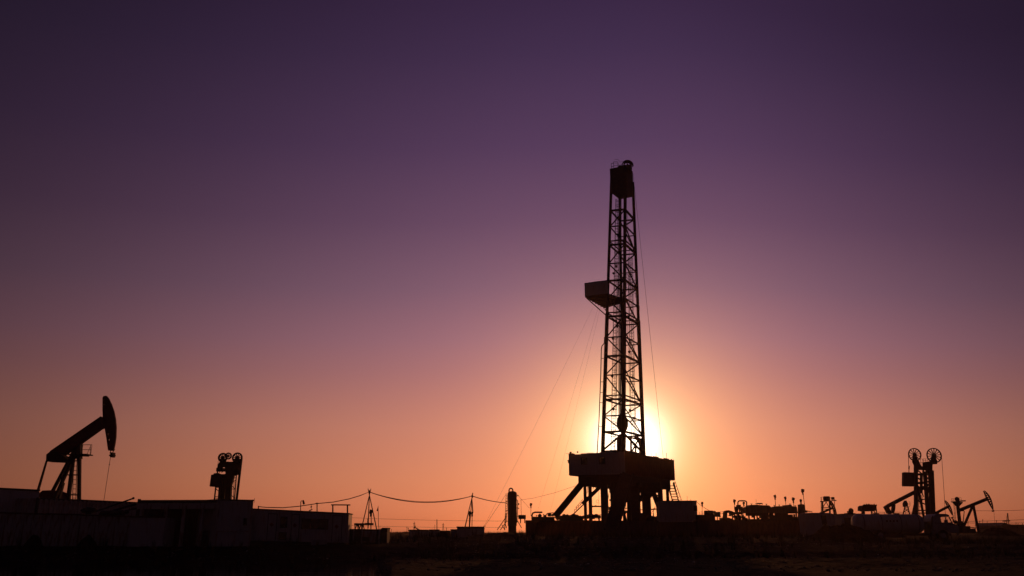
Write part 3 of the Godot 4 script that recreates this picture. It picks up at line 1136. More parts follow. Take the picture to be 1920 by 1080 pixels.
	part(st, "roof_rack", M.steel, o)
	st = S()
	prism(st, [[1449, 951], [1454, 950.2], [1457, 949], [1476, 949], [1478, 946.5], [1484, 946], [1485, 949], [1494, 950], [1496, 962.5], [1449, 962]], d + 0.1, 1.8)
	part(st, "engine_housing", M.dark, o)
	st = S()
	for q in [[1399, 961.5, 1428, 967.3], [1399, 973.2, 1429, 977], [1410, 967, 1415, 970.5], [1414, 967, 1416, 974], [1419.5, 967, 1421, 974], [1420, 970.5, 1424, 974], [1424.5, 967, 1427, 972], [1404, 967, 1406, 974], [1427.5, 961.5, 1441.5, 977], [1443, 961.5, 1451, 977], [1441, 965, 1444, 969.5], [1441, 972, 1444, 977], [1453.5, 961.5, 1478, 977], [1450, 966, 1455, 977], [1477, 964.5, 1487, 977], [1489, 964, 1491.5, 977], [1486, 969, 1497, 977], [1493, 961.5, 1494.5, 970]]:
		rect(st, q[0], q[1], q[2], q[3], d + 0.3, 0.3)
	part(st, "leg_frame", M.steel, o)
	for q in [[1409, 944.5], [1437, 945], [1452, 947.5], [1461, 946.5], [1468, 947.5], [1481, 944.5], [1491, 948]]:
		st = S()
		T(st, [[q[0], q[1] + 5], [q[0], q[1]]], d + 0.4, 1.4, 6)
		T(st, [[q[0] - 1.5, q[1]], [q[0] + 1.8, q[1] + 0.4]], d + 0.4, 1.0, 6)
		part(st, "roof_valve", M.steel, o)
	st = S()
	T(st, [[1417.5, 936], [1418.2, 946]], d, 0.5, 4)
	part(st, "aerial", M.wire, o)
	st = S()
	O = P(1502, 977, d)
	tube(st, [P(1502.5, 978, d + 0.5), P(1502.5, 947, d + 0.5)], 6.6 * mpp(d), 16)
	ball(st, P(1502.5, 947, d + 0.5), Vector3(6.6 * mpp(d), 0.12, 6.6 * mpp(d)), 6)
	single(st, "upright_drum", M.dark, "upright dark drum at the right end of the engine house", "drum")
	flood(1316.5, 944, 962, 110.6, 2.0, "lone flood lamp between the white ribbed container and the bent pipe")
	flood(1377, 940, 950, 111.0, 2.3, "flood lamp left of the bent pipe over the cyclones")
	flood(1394.5, 944, 966, 111.2, 2.0, "flood lamp standing inside the bent pipe's arch")
	flood(1453, 931, 949, 111.3, 2.2, "leftmost of three slim flood lamps over the engine house", 1.5, 1.0)
	flood(1472.3, 934, 949, 111.3, 2.0, "middle one of three slim flood lamps over the engine house", 1.8, 1.0)
	flood(1487.3, 936.5, 950, 111.0, 2.5, "rightmost of three slim flood lamps over the engine house", 1.5)
	flood(1501.5, 939.3, 946, 111.0, 2.1, "short flood lamp standing on the upright drum")
	flood(1505, 921, 957, 112.0, 2.8, "tallest flood lamp, on a long leaning pole right of the drum", 5.5)
	O = P(1516, 959, 112)
	st = S()
	rect(st, 1509, 957, 1514, 961, 112, 1.0)
	B(st, 1510, 957.2, 1522, 959, 112, 1.0)
	railing(st, P(1512, 961, 112), P(1523, 961.5, 112), 0.16, 0.3, 0.02)
	single(st, "pipe_rack", M.steel, "small pipe rack between the upright drum and the white tank", "rack")


# ---------------------------------------------------------------- left-hand camp
func build_camp() -> void:
	var gl := 0.72
	# white cabin at the picture's left edge
	var a := P(-70, 911, 65.0)
	var b := P(74.5, 918.5, 71.0)
	b.y = a.y
	var o := thing("site_cabin", Vector3(a.x, gl, a.z), "plain white cabin with a dark flat roof at the far left edge", "cabin")
	var st := S()
	a.y -= 0.12; b.y -= 0.12
	house(st, a, b, gl, gl, 2.6)
	part(st, "wall", M.white, o)
	st = S()
	ribs(st, a, b, gl, gl, 0.9, 0.02)
	part(st, "wall_seam", M.white, o)
	st = S()
	house(st, a + Vector3(-0.1, 0.13, 0.1), b + Vector3(0.1, 0.13, 0.1), a.y + 0.004, b.y + 0.004, 2.8)
	part(st, "roof", M.dark, o)
	# ribbed container behind the bins
	a = P(72, 934, 68.5)
	b = P(258, 945, 79.0)
	b.y = a.y
	o = thing("site_container", Vector3(a.x, gl, a.z), "long reddish ribbed container behind the low white bins", "container")
	st = S()
	house(st, a, b, gl, gl, 2.4)
	part(st, "shell", M.rust_white, o)
	st = S()
	ribs(st, a, b, gl, gl, 0.5, 0.05)
	part(st, "ribbed_side", M.rust_white, o)
	st = S()
	for e in [0.0, 1.0]:
		var m := a.lerp(b, e)
		box(st, Vector3(m.x, (gl + m.y) / 2 + 0.02, m.z + 0.03), Vector3(0.18, m.y - gl + 0.06, 0.18))
	house(st, a + Vector3(0, 0.05, 0.05), b + Vector3(0, 0.05, 0.05), a.y - 0.12, b.y - 0.12, 0.12)
	part(st, "frame", M.dark, o)
	st = S()
	plate(st, Vector3(a.x, gl, a.z), Vector3(b.x, gl, b.z), 0.02, 0.1, 0.3, 2.4, 0.07)
	part(st, "door", M.rust, o)
	# low white bins in front
	var bins := [[-60, 961, 155, 966, "rust_white", "long rust-stained low white bin at the left edge before the cabin"], [155.3, 966.5, 245.6, 969, "rust_white", "short low white bin with red rust patches in the bins' middle"], [246, 969.5, 309, 970.5, "white", "smooth clean low white bin beside the open shed"]]
	for q in bins:
		a = P(q[0], q[1], 60.5)
		b = P(q[2], q[3], 61.0)
		var base := 0.35
		o = thing("waste_bin", Vector3((a.x + b.x) / 2, base, a.z), q[5], "bin", "low white bins in a row")
		st = S()
		house(st, a, b, base, base, 0.06)
		house(st, a + Vector3(0, 0, -1.9), b + Vector3(0, 0, -1.9), base, base, 0.06)
		for e in [a, b]:
			box(st, Vector3(e.x, (base + e.y) / 2, e.z - 0.95), Vector3(0.06, e.y - base - 0.01, 1.9))
		box(st, Vector3((a.x + b.x) / 2, base + 0.05, a.z - 1.0), Vector3(b.x - a.x - 0.1, 0.06, 1.8))
		part(st, "bin_body", M[q[4]], o)
		st = S()
		ribs(st, a, b, base, base, 0.62 if q[4] != "white" else 1.1, 0.05)
		part(st, "ribbed_side", M[q[4]], o)
		st = S()
		beam(st, a + Vector3(-0.03, 0.03, 0.02), b + Vector3(0.03, 0.03, 0.02), 0.1, 0.14)
		part(st, "rim", M.rust, o)
	# pipes heaped on the bins
	for q in [[168, 963, 250, 934.5, 63.0, 3.0, "long pipe with a ball end rising from the bins against the sky"], [186, 965, 256, 945, 62.6, 4.0, "thick dark pipe lying aslant under the ball-ended pipe"], [205, 966, 262, 951, 62.3, 3.0, "lower dark pipe leaning over the short low bin"]]:
		st = S()
		O = P(q[0], q[1], q[4])
		T(st, [[q[0], q[1]], [q[2], q[3]]], q[4], q[5], 9)
		if q[1] == 963:
			ball(st, P(q[2], q[3] - 0.3, q[4]), Vector3.ONE * 2.3 * mpp(q[4]), 7)
		single(st, "scrap_pipe", M.dark, q[6], "pipe")
	for q in [[166, 957, 13, 6, "dark rumpled tarpaulin heap on the long low bin"], [214, 962, 24, 5.5, "wide dark tarpaulin heap under the aslant pipes"]]:
		st = S()
		O = P(q[0], q[1] + 5, 62.4)
		ball(st, P(q[0], q[1], 62.6), Vector3(q[2], q[3], 18) * mpp(62), 12, 0.55)
		single(st, "tarpaulin", M.canvas, q[4], "tarpaulin")
	# open shed
	var d := 62.0
	o = thing("open_shed", Vector3(P(335, 1018, d).x, gl, -d), "open-fronted dark shed with pale posts under a long flat roof", "shed")
	a = P(258.5, 937.5, d)
	b = P(409, 937, d)
	st = S()
	house(st, a, b, a.y - 0.2, b.y - 0.2, 4.0)
	part(st, "roof", M.dark, o)
	st = S()
	house(st, a + Vector3(0.02, -0.22, 0.06), b + Vector3(-0.02, -0.22, 0.06), a.y - 0.62, b.y - 0.62, 0.08)
	part(st, "fascia", M.rust_white, o)
	st = S()
	rect(st, 258, 935.5, 262, 942, d - 0.1, 0.2)
	part(st, "roof_bracket", M.dark, o)
	for q in [[262, 5], [308, 6], [342, 6], [377, 5], [406, 5]]:
		st = S()
		var p := P(q[0], 980, d + 0.1)
		box(st, Vector3(p.x, (gl + a.y - 0.25) / 2, p.z - 0.1), Vector3(q[1] * mpp(d), a.y - 0.25 - gl, 0.18))
		part(st, "post", M.rust_white, o)
	st = S()
	house(st, P(258, 941, d + 3.8), P(409, 941, d + 3.8), gl, gl, 0.1)
	part(st, "back_wall", M.dark, o)
	st = S()
	house(st, P(262, 945, d + 3), P(306, 945, d + 3), gl, gl, 0.1)
	part(st, "store_panel", M.dark, o)
	st = S()
	house(st, P(380, 994, d + 0.6), P(406, 994, d + 0.6), gl, gl, 0.6)
	part(st, "store_box", M.dark, o)
	# white cabin beside the shed
	a = P(410.5, 938, 61.8)
	b = P(475, 941.5, 63.5)
	b.y = a.y
	o = thing("site_cabin", Vector3(a.x, gl, a.z), "narrow tall white cabin end beside the open shed", "cabin")
	st = S()
	house(st, a, b, gl - 0.05, gl - 0.05, 3.4)
	part(st, "wall", M.white, o)
	st = S()
	house(st, a + Vector3(-0.03, 0.09, 0.06), b + Vector3(0.06, 0.09, 0.06), a.y + 0.003, b.y + 0.003, 3.5)
	part(st, "roof", M.dark, o)
	st = S()
	var a0 := Vector3(a.x, gl, a.z)
	var b0 := Vector3(b.x, gl, b.z)
	for q in [[0.0, 0.035, 0.0, 3.3], [0.955, 0.99, 0.0, 3.3], [0.04, 0.95, 1.05, 1.13], [0.52, 0.55, 0.0, 1.05]]:
		plate(st, a0, b0, q[0], q[1], q[2], q[3], 0.04)
	part(st, "trim", M.rust_white, o)
	st = S()
	plate(st, a0, b0, 0.76, 0.84, 1.5, 2.0, 0.1)
	part(st, "meter_box", M.dark, o)
	st = S()
	T(st, [[476.5, 943], [477.3, 934]], 63.4, 0.8, 4)
	part(st, "roof_rod", M.wire, o)
	# long white cabin with doors and windows
	a = P(478.5, 955.5, 64.0)
	b = P(654, 964, 64.6)
	var ba := P(478.5, 1013, 64.0).y
	var bb := P(654, 1018, 64.6).y
	o = thing("site_cabin", Vector3((a.x + b.x) / 2, bb, a.z), "long low white cabin with two doors, a triple window and roof gear", "cabin")
	st = S()
	var far_end := a + (a - b) * 0.045
	house(st, far_end, b, ba, bb, 2.8)
	part(st, "wall", M.white, o)
	st = S()
	house(st, far_end + Vector3(0.04, 0.08, 0.07), b + Vector3(0.06, 0.08, 0.07), far_end.y + 0.003, b.y + 0.003, 2.95)
	part(st, "roof", M.dark, o)
	st = S()
	house(st, Vector3(far_end.x + 0.1, ba - 0.003, a.z + 0.1), Vector3(b.x - 0.2, bb - 0.003, b.z + 0.1), ba - 0.3, bb - 0.3, 2.5)
	part(st, "skid", M.dark, o)
	a0 = Vector3(a.x, ba, a.z)
	b0 = Vector3(b.x, bb, b.z)
	st = S()
	for t in [0.0, 0.14, 0.26, 0.38, 0.5, 0.8, 0.86, 0.985]:
		plate(st, a0, b0, t, t + 0.006, 0.03, 2.05, 0.025)
	part(st, "wall_seam", M.rust_white, o)
	for q in [[0.15, 0.235], [0.4, 0.475], [0.835, 0.93]]:
		st = S()
		plate(st, a0, b0, q[0], q[1], 0.08, 1.82, 0.05)
		var dr := part(st, "door", M.white, o)
		st = S()
		for e in [q[0] - 0.006, q[1]]:
			plate(st, a0, b0, e, e + 0.006, 0.05, 1.86, 0.06)
		plate(st, a0, b0, q[0] - 0.006, q[1] + 0.006, 1.86, 1.9, 0.06)
		part(st, "door_frame", M.dark, dr)
		st = S()
		var n := (b0 - a0).normalized()
		var m := a0.lerp(b0, (q[0] + q[1]) / 2 - 0.004) + Vector3(0, 1.12, 0.06)
		var rr := 0.16
		hexa(st, [m - n * rr, m - Vector3(0, rr, 0), m + n * rr, m + Vector3(0, rr, 0), m - n * rr + Vector3(0, 0, 0.02), m - Vector3(0, rr, -0.02), m + n * rr + Vector3(0, 0, 0.02), m + Vector3(0, rr, 0.02)])
		part(st, "door_sign", M.red, dr)
	for q in [[0.275, 0.35, 0.92, 1.7, 1], [0.5, 0.785, 0.88, 1.62, 3], [0.27, 0.35, 0.05, 0.62, 1]]:
		st = S()
		plate(st, a0, b0, q[0], q[1], q[2], q[3], 0.03)
		var wn := part(st, "window", M.dark, o)
		for i in q[4]:
			st = S()
			var k: float = (q[1] - q[0]) / q[4]
			plate(st, a0, b0, q[0] + k * (i + 0.08), q[0] + k * (i + 0.92), q[2] + 0.06, q[3] - 0.06, 0.045, -0.01)
			part(st, "pane", M.pane, wn)
	st = S()
	plate(st, a0, b0, 0.62, 0.79, -0.28, 0.16, 0.3, -0.26)
	part(st, "leaning_sheet", M.greypaint, o, "pale sheet leaning at the foot of the wall")
	st = S()
	B(st, 624, 946.5, 624, 964, 65.0, 2.2)
	B(st, 651.5, 947, 651.5, 966, 65.0, 2.4)
	B(st, 621.5, 946.6, 656.5, 946.8, 65.0, 2.0, 0.3)
	part(st, "roof_frame", M.steel, o)
	st = S()
	B(st, 484.5, 948.5, 484.5, 958, 64.8, 1.6)
	B(st, 594.5, 943.5, 594.5, 963, 64.8, 1.6)
	B(st, 592.5, 943.5, 596.5, 943.5, 64.8, 1.6)
	part(st, "cable_post", M.steel, o)
	o = thing("flood_lamp", P(563.5, 959, 65.2), "hooked flood lamp on the long cabin's roof", "flood lamp", "flood lamps on thin poles")
	st = S()
	T(st, [[563.5, 961], [564, 941], [565, 939.2], [569, 939.2]], 65.2, 1.5, 6)
	part(st, "pole", M.steel, o)
	st = S()
	tube(st, [P(568.3, 938, 65.2), P(570, 945.5, 65.2)], 1.6 * mpp(65), 9, 2.1 * mpp(65))
	part(st, "lamp_head", M.steel, o)
	o = thing("flood_lamp", P(583, 961, 65.2), "small drooping lamp hung under the cable on the long cabin's roof", "flood lamp", "flood lamps on thin poles")
	st = S()
	T(st, [[584, 945], [583.5, 955], [582, 962]], 65.2, 0.9, 5)
	part(st, "pole", M.steel, o)
	st = S()
	ball(st, P(583.5, 950.5, 65.1), Vector3(1.9, 1.3, 1.6) * mpp(65), 5)
	tube(st, [P(579.5, 957.5, 65.1), P(586, 955, 65.1)], 1.0 * mpp(65), 7, 0.6 * mpp(65))
	part(st, "lamp_head", M.steel, o)
	# festoon cable
	O = P(692, 922, 67)
	st = S()
	for off in [0.0, 0.7]:
		T(st, [[484.5, 949.5 + off], [500, 951 + off], [530, 951.5 + off * 1.5], [560, 949 + off], [594.5, 943.8 + off], [625, 941 + off], [655, 935 + off], [675, 929 + off], [692, 922.5]], 65.5, 0.85, 5)
	single(st, "festoon_cable", M.rubber, "drooping cable from the long cabin's roof up to the nearer pole tripod", "cable", "cables strung between the pole tripods")
	st = S()
	O = P(790, 942, 72)
	for off in [0.0, -1.6]:
		var q := []
		for i in 17:
			var t := i / 16.0
			q.append(P(lerpf(694, 885, t), lerpf(923, 930, t) + (15.5 + off) * 4.0 * t * (1.0 - t), lerpf(67.5, 80.0, t)))
		tube(st, q, 0.032 if off == 0.0 else 0.018, 5)
	single(st, "festoon_cable", M.rubber, "long sagging cable between the two pole tripods", "cable", "cables strung between the pole tripods")
	st = S()
	O = P(915, 938, 90)
	var q2 := []
	for i in 9:
		var t := i / 8.0
		q2.append(P(lerpf(885, 950, t), lerpf(930, 943, t) + 2.2 * 4.0 * t * (1.0 - t), lerpf(80.0, 100.5, t)))
	tube(st, q2, 0.04, 5)
	single(st, "festoon_cable", M.rubber, "short cable from the farther pole tripod to the upright vessel", "cable", "cables strung between the pole tripods")
	# pole tripods
	o = thing("pole_tripod", P(692, 1000, 67.3), "tall pole tripod crossed at the top beside the long cabin", "pole tripod", "pole tripods that carry the cable")
	for q in [[695.5, 916, 680, 982, 67.2], [690, 916, 707, 996, 67.6], [693, 919, 690, 990, 68.3]]:
		st = S()
		var tip := P(q[0], q[1], 67.3)
		tube(st, [tip, P(q[2], q[3], q[4])], 0.03, 6, 0.045)
		part(st, "pole", M.wood, o)
	st = S()
	ball(st, P(692.7, 923, 67.3), Vector3(0.07, 0.16, 0.08), 5)
	part(st, "lashing", M.rubber, o)
	o = thing("pole_tripod", P(884, 1000, 80.0), "slim pole tripod beside two small lamps left of the upright vessel", "pole tripod", "pole tripods that carry the cable")
	for q in [[886.8, 925, 871.5, 990, 80.4], [886, 924, 880, 990, 79.8], [884.5, 928, 886.5, 960, 80.8]]:
		st = S()
		tube(st, [P(q[0], q[1], 80.0), P(q[2], q[3], q[4])], 0.03, 6, 0.055)
		part(st, "pole", M.wood, o)
	st = S()
	ball(st, P(885.5, 931, 80), Vector3(0.08, 0.16, 0.08), 5)
	part(st, "lashing", M.rubber, o)
	flood(695.7, 960, 980, 67.8, 2.9, "round flood lamp between the legs of the nearer tripod", 0.5)
	flood(880.3, 961.5, 988, 79.6, 1.8, "left one of two small flood lamps at the slim tripod", -0.7)
	flood(885.3, 962.3, 988, 79.4, 1.7, "right one of two small flood lamps at the slim tripod", -0.4)
	o = thing("flag_pole", P(709.8, 1000, 66.5), "thin pole with a limp small flag by the water tank", "flag pole")
	st = S()
	T(st, [[709, 949], [710, 1000]], 66.5, 1.0, 5)
	part(st, "pole", M.white, o)
	st = S()
	prism(st, [[708.8, 949.5], [709.4, 957], [708, 958.5], [706, 957.5], [707.5, 954]], 66.5, 0.05)
	part(st, "flag", M.canvas, o)
	# tank, rack and box right of the long cabin
	d = 66.0
	a = P(655, 991.5, d)
	b = P(712, 992.5, d)
	o = thing("water_tank", Vector3(P(683, 1017, d).x, 0.8, -d), "squat dark tank with pale posts just right of the long cabin", "tank")
	st = S()
	house(st, a, b, 0.85, 0.85, 2.0)
	part(st, "tank_body", M.dark, o)
	for x in [661.5, 677.5, 709.5]:
		st = S()
		rect(st, x, 992, x + 2.2, 1019, d - 0.12, 0.1)
		part(st, "post", M.white, o)
	st = S()
	rect(st, 679, 995, 705, 1017, d - 0.08, 0.06)
	part(st, "side_panel", M.rust_white, o)
	st = S()
	rect(st, 679, 1007, 692, 1015, d - 0.14, 0.05)
	part(st, "hatch", M.dark, o)
	o = thing("tool_rack", P(681, 992, d + 0.6), "cluttered steel rack standing on the squat tank", "rack")
	st = S()
	rect(st, 664, 981, 679, 984.5, d + 0.5, 0.9)
	rect(st, 683, 980.5, 697, 984.5, d + 0.5, 0.9)
	rect(st, 664, 983, 697, 984.6, d + 0.45, 0.95)
	part(st, "rack_top", M.steel, o)
	for q in [[665.5, 984, 665.5, 992], [695.5, 984, 695.5, 992], [679, 984, 678, 992], [681, 984, 683, 992]]:
		st = S()
		B(st, q[0], q[1], q[2], q[3], d + 0.6, 1.6)
		part(st, "leg", M.steel, o)
	st = S()
	for i in 9:
		var x := rng.randf_range(669, 694)
		B(st, x, 984, x + rng.randf_range(-4, 4), 992, d + 0.9, rng.randf_range(0.8, 1.8))
	T(st, [[689, 972], [689, 982]], d + 0.7, 0.9, 4)
	part(st, "stored_gear", M.steel, o)
	o = thing("steel_box", P(719, 1018, 67), "small upright dark box between the flag pole and the open plain", "box")
	st = S()
	rect(st, 713, 991, 726, 1018, 67.0, 1.4)
	part(st, "box_body", M.dark, o)
	st = S()
	rect(st, 715.5, 989.5, 726.5, 991.5, 66.9, 1.6)
	part(st, "lid", M.steel, o)
	st = S()
	T(st, [[712.5, 987], [712.5, 1000]], 66.8, 0.9, 4)
	T(st, [[725.5, 998], [725.5, 1018]], 66.7, 1.0, 4)
	part(st, "corner_post", M.white, o)
	# containers in the middle distance
	for q in [[767, 803, 994.3, 1009, "white", "pale low container at the left of the row before the vessel", 84.0], [805.5, 823, 994, 1009, "greypaint", "small grey container second in the row before the vessel", 84.5], [824, 844, 996, 1010, "rust", "dark rusty container in the middle of the row before the vessel", 86.0], [845.5, 868, 993.5, 1010, "blue", "small blue container fourth in the row before the vessel", 85.0], [857, 907, 988.5, 1012, "white", "tallest pale container at the right end of the row, under two lamps", 80.0]]:
		a = P(q[0], q[2], q[6])
		b = P(q[1], q[2], q[6])
		var base: float = minf(ground_at((a.x + b.x) / 2, q[6]), P(q[0], q[3], q[6]).y) - 0.05
		o = thing("site_container", Vector3((a.x + b.x) / 2, base, a.z), q[5], "container", "containers in a row before the upright vessel")
		st = S()
		house(st, a, b, base, base, 2.2)
		part(st, "shell", M[q[4]], o)
		st = S()
		ribs(st, a, b, base, base, 0.28, 0.03)
		part(st, "ribbed_side", M[q[4]], o)
		st = S()
		house(st, a + Vector3(-0.05, 0.06, 0.06), b + Vector3(0.05, 0.06, 0.06), a.y - 0.06, b.y - 0.06, 0.1)
		part(st, "top_rail", M.dark, o)
	st = S()
	O = P(908, 990, 79.8)
	T(st, [[908.5, 992], [907, 985.5], [911, 987.5]], 79.8, 1.0, 5)
	single(st, "roof_spout", M.steel, "bent spout at the right corner of the tallest pale container", "spout")


# ---------------------------------------------------------------- pumping units
func build_pumps() -> void:
	# the big one at the left
	var d := 76.0
	var o := thing("pumpjack", Vector3(P(135, 1000, d).x, 0.8, -d), "large dark red pumpjack with raised head above the left cabins", "pumpjack")
	var st := S()
	prism(st, [[97, 847], [191.5, 782], [196, 800.5], [187, 805], [120, 853.5], [104, 858]], d - 0.2, 0.42)
	var bm := part(st, "walking_beam", M.redsteel, o)
	st = S()
	for e in [[97, 847, 191.7, 782], [118, 855, 187, 805.5]]:
		B(st, e[0], e[1], e[2], e[3], d, 1.4, 0.62)
	part(st, "flange", M.redsteel, bm)
	st = S()
	band(st, [[194, 742.5], [192, 746], [192, 757], [192, 770], [192.5, 783], [195.5, 800], [199, 820], [201, 835], [202.5, 844.5]], [[199, 742], [203, 746.5], [208.5, 758], [213, 771], [216, 786], [217.3, 801], [216.7, 820], [214.7, 834], [212, 845.5]], d - 0.1, 0.2, 40, [[6, 0.12, 0.26], [10, 0.12, 0.24], [28, 0.2, 0.3], [31, 0.2, 0.34], [35, 0.2, 0.3]])
	part(st, "horsehead", M.redsteel, o)
	st = S()
	for s in [-0.25, 0.25]:
		tube(st, [P(213, 842, d) + Vector3(0, 0, s), P(209.5, 846.5, d) + Vector3(0, 0, s), P(208.5, 851, d) + Vector3(0, 0, s)], 0.035, 5)
	part(st, "bridle", M.wire, o)
	st = S()
	rect(st, 206.5, 848, 210.5, 857, d - 0.3, 0.6)
	rect(st, 204.5, 852.3, 212.3, 855, d - 0.25, 0.5)
	part(st, "carrier_bar", M.steel, o)
	st = S()
	T(st, [[207.5, 856], [205, 871], [194.5, 940]], d, 0.9, 5)
	ball(st, P(205, 871, d), Vector3(0.05, 0.07, 0.05), 4)
	part(st, "polished_rod", M.wire, o)
	st = S()
	prism(st, [[86.7, 852], [96.5, 844.5], [103, 846], [112, 852], [119, 855], [117, 862], [124, 862], [124, 866.6], [86, 865]], d - 0.55, 1.1)
	part(st, "equalizer", M.steel, o)
	for s in [-0.75, 0.75]:
		st = S()
		B(st, 87.5, 864, 71.5 + s, 919, d + s * 0.4, 2.6, 0.14)
		part(st, "pitman_arm", M.steel, o)
	for q in [[149.3, 834, 147.5, 1000, 5.4, -0.7], [140, 838, 122, 980, 5.4, -0.75], [139, 845, 78, 960, 5.0, -0.6], [137, 858, 98, 945, 5.0, 0.7], [141, 838, 124, 985, 3.0, 0.9], [149, 834, 148.5, 1000, 4.6, 0.9], [120, 905, 109, 945, 1.4, 1.0]]:
		st = S()
		var top := P(q[0], q[1], d - q[5] * 0.4)
		var bot := P(q[2], q[3], d - q[5] * 1.6)
		beam(st, top, bot, q[4] * mpp(d), 0.26)
		part(st, "samson_post_leg", M.steel, o)
	st = S()
	prism(st, [[139, 842], [145, 831], [153.5, 826], [153, 830], [151.8, 834], [151.8, 860], [135, 860]], d - 0.12, 0.3)
	part(st, "saddle_bearing", M.steel, o)
	st = S()
	for q in [[136, 863, 150, 863, 2.0], [127, 890.5, 148, 890.5, 2.2], [126, 927.5, 148, 928, 2.4]]:
		B(st, q[0], q[1], q[2], q[3], d - 0.8, q[4])
	B(st, 112, 895, 122, 899, d - 0.6, 2.4)
	part(st, "post_girt", M.steel, o)
	st = S()
	ladder(st, 141.5, 857, 138.5, 960, d - 1.0, 0.28, 0.36, 0.022)
	part(st, "ladder", M.steel, o)
	st = S()
	B(st, 119.5, 851, 135, 852.5, d - 0.5, 1.8, 1.2)
	B(st, 134, 852.8, 168.5, 852.8, d - 0.5, 2.0, 1.2)
	B(st, 145, 854, 161, 854.6, d - 0.5, 1.4, 1.2)
	var pf := part(st, "platform", M.steel, o)
	st = S()
	railing(st, P(153, 852.5, d - 0.9), P(170, 852.5, d - 0.9), 0.85, 0.42, 0.022)
	railing(st, P(153, 852.5, d + 0.3), P(170, 852.5, d + 0.3), 0.85, 0.42, 0.018)
	B(st, 170, 834, 169, 853, d - 0.3, 0.7)
	B(st, 163, 852, 169, 838, d - 0.9, 0.6)
	railing(st, P(123, 851, d - 0.9), P(134, 851.5, d - 0.9), 0.4, 0.3, 0.018)
	part(st, "railing", M.steel, pf)
	st = S()
	prism(st, [[70, 940], [72, 925], [80, 919.5], [100, 919], [110, 923], [112, 940]], d - 0.6, 1.4)
	part(st, "gearbox", M.redsteel, o)
	st = S()
	rect(st, 40, 958, 190, 966, d - 1.0, 2.4)
	part(st, "base_beam", M.steel, o)
	# tower unit behind the left cabins
	d = 92.0
	o = thing("tower_pumping_unit", Vector3(P(425, 1000, d).x, 0.9, -d), "leaning tower pumping unit with three wheels behind the left cabins", "pumping unit")
	wheel(o, "head_wheel", P(417.5, 858, d - 0.6), 9.2 * mpp(d), 9, 0.12, M.steel, 0.19, 0.38, 0.14)
	wheel(o, "head_wheel", P(428, 855, d + 1.2), 6.8 * mpp(d), 9, 0.12, M.steel, 0.14, 0.3, 0.13)
	wheel(o, "head_wheel", P(444.8, 858.3, d - 0.6), 10.2 * mpp(d), 11, 0.12, M.steel, 0.17, 0.38, 0.13)
	st = S()
	prism(st, [[409.5, 868.5], [412, 866], [413, 860], [422, 860], [424, 868], [429, 869], [437, 866], [440, 860], [449, 860], [450.5, 876], [447.5, 877], [447.5, 889.5], [442.5, 891], [437, 890], [437, 884], [425.5, 884], [425, 877], [417.5, 876], [416, 878], [415.5, 881.5], [410, 883]], d - 0.4, 0.25)
	part(st, "head_frame", M.steel, o)
	st = S()
	prism(st, [[425.5, 874], [441, 874], [437, 896], [433, 910], [431.5, 940], [421, 940], [423.5, 905], [425, 890]], d - 0.5, 0.5)
	B(st, 412, 870.5, 440, 870, d - 0.1, 8.5, 0.3)
	B(st, 410, 881, 440, 881, d - 0.1, 6.5, 0.3)
	B(st, 411, 896, 430, 896, d - 0.1, 14, 0.3)
	B(st, 425, 866, 428, 900, d - 0.1, 7, 0.3)
	B(st, 416, 890, 412.5, 940, d - 0.2, 7.5, 0.3)
	prism(st, [[412, 890], [426, 888], [424, 906], [419, 940], [415, 940], [417, 914], [412, 913]], d - 0.3, 0.3)
	part(st, "column", M.steel, o)
	for q in [[409.5, 870, 401.5, 941, 2.2], [412.5, 916, 410.5, 941, 1.4], [443.3, 890, 439.3, 941, 1.8], [452.8, 860, 443.2, 941, 3.6], [439, 902, 437.5, 941, 1.0]]:
		st = S()
		B(st, q[0], q[1], q[2], q[3], d - 0.7, q[4])
		part(st, "tower_post", M.steel, o)
	for q in [[404.5, 916, 414, 925], [402, 931, 414, 931.5], [401.5, 934, 413, 934.3], [405, 914, 413, 914], [434, 905, 443, 899.5], [434, 910, 441, 917], [433, 916.5, 441, 917.5], [432.5, 927, 439.5, 934], [432, 936.5, 440, 937], [434, 896, 444, 896], [437, 893.5, 440, 889.5], [440, 889.5, 443.5, 894], [411, 886, 415, 882], [415, 886, 420, 883]]:
		st = S()
		B(st, q[0], q[1], q[2], q[3], d - 0.6, 1.1)
		part(st, "tower_brace", M.steel, o)
	st = S()
	T(st, [[409.3, 864], [408, 874], [407, 887]], d - 0.6, 0.7, 4)
	part(st, "hoist_rope", M.wire, o)
	st = S()
	T(st, [[406.5, 877], [406, 884]], d - 0.6, 1.9, 5)
	part(st, "hoist_rope", M.wire, o)
	st = S()
	prism(st, [[395.8, 890.2], [400, 889.5], [401, 887.5], [408, 886.5], [416, 890.5], [416, 914], [392.8, 912]], d - 0.9, 0.5)
	part(st, "counterweight", M.steel, o)
	# tower unit at the right
	d = 105.0
	o = thing("tower_pumping_unit", Vector3(P(1735, 1000, d).x, 0.9, -d), "upright tower pumping unit with two big spoked wheels behind the tanker truck", "pumping unit")
	wheel(o, "head_wheel", P(1715.2, 852.3, d - 0.5), 12.4 * mpp(d), 12, 0.14, M.steel, 0.11, 0.22)
	wheel(o, "head_wheel", P(1751.5, 854, d - 0.5), 14.4 * mpp(d), 14, 0.14, M.steel, 0.11, 0.24)
	st = S()
	prism(st, [[1713.5, 850], [1718, 851], [1721, 862], [1723, 864], [1727, 873], [1734, 878], [1748, 877], [1748, 884], [1731, 881], [1719.5, 881], [1714.7, 871], [1712, 866]], d - 0.35, 0.3)
	prism(st, [[1749, 853], [1754, 853], [1757, 865], [1757.5, 870], [1748.7, 870.5], [1748.5, 888], [1741, 888], [1739, 878], [1731.5, 878], [1731.7, 866.5], [1746, 864.5]], d - 0.35, 0.3)
	part(st, "head_frame", M.steel, o)
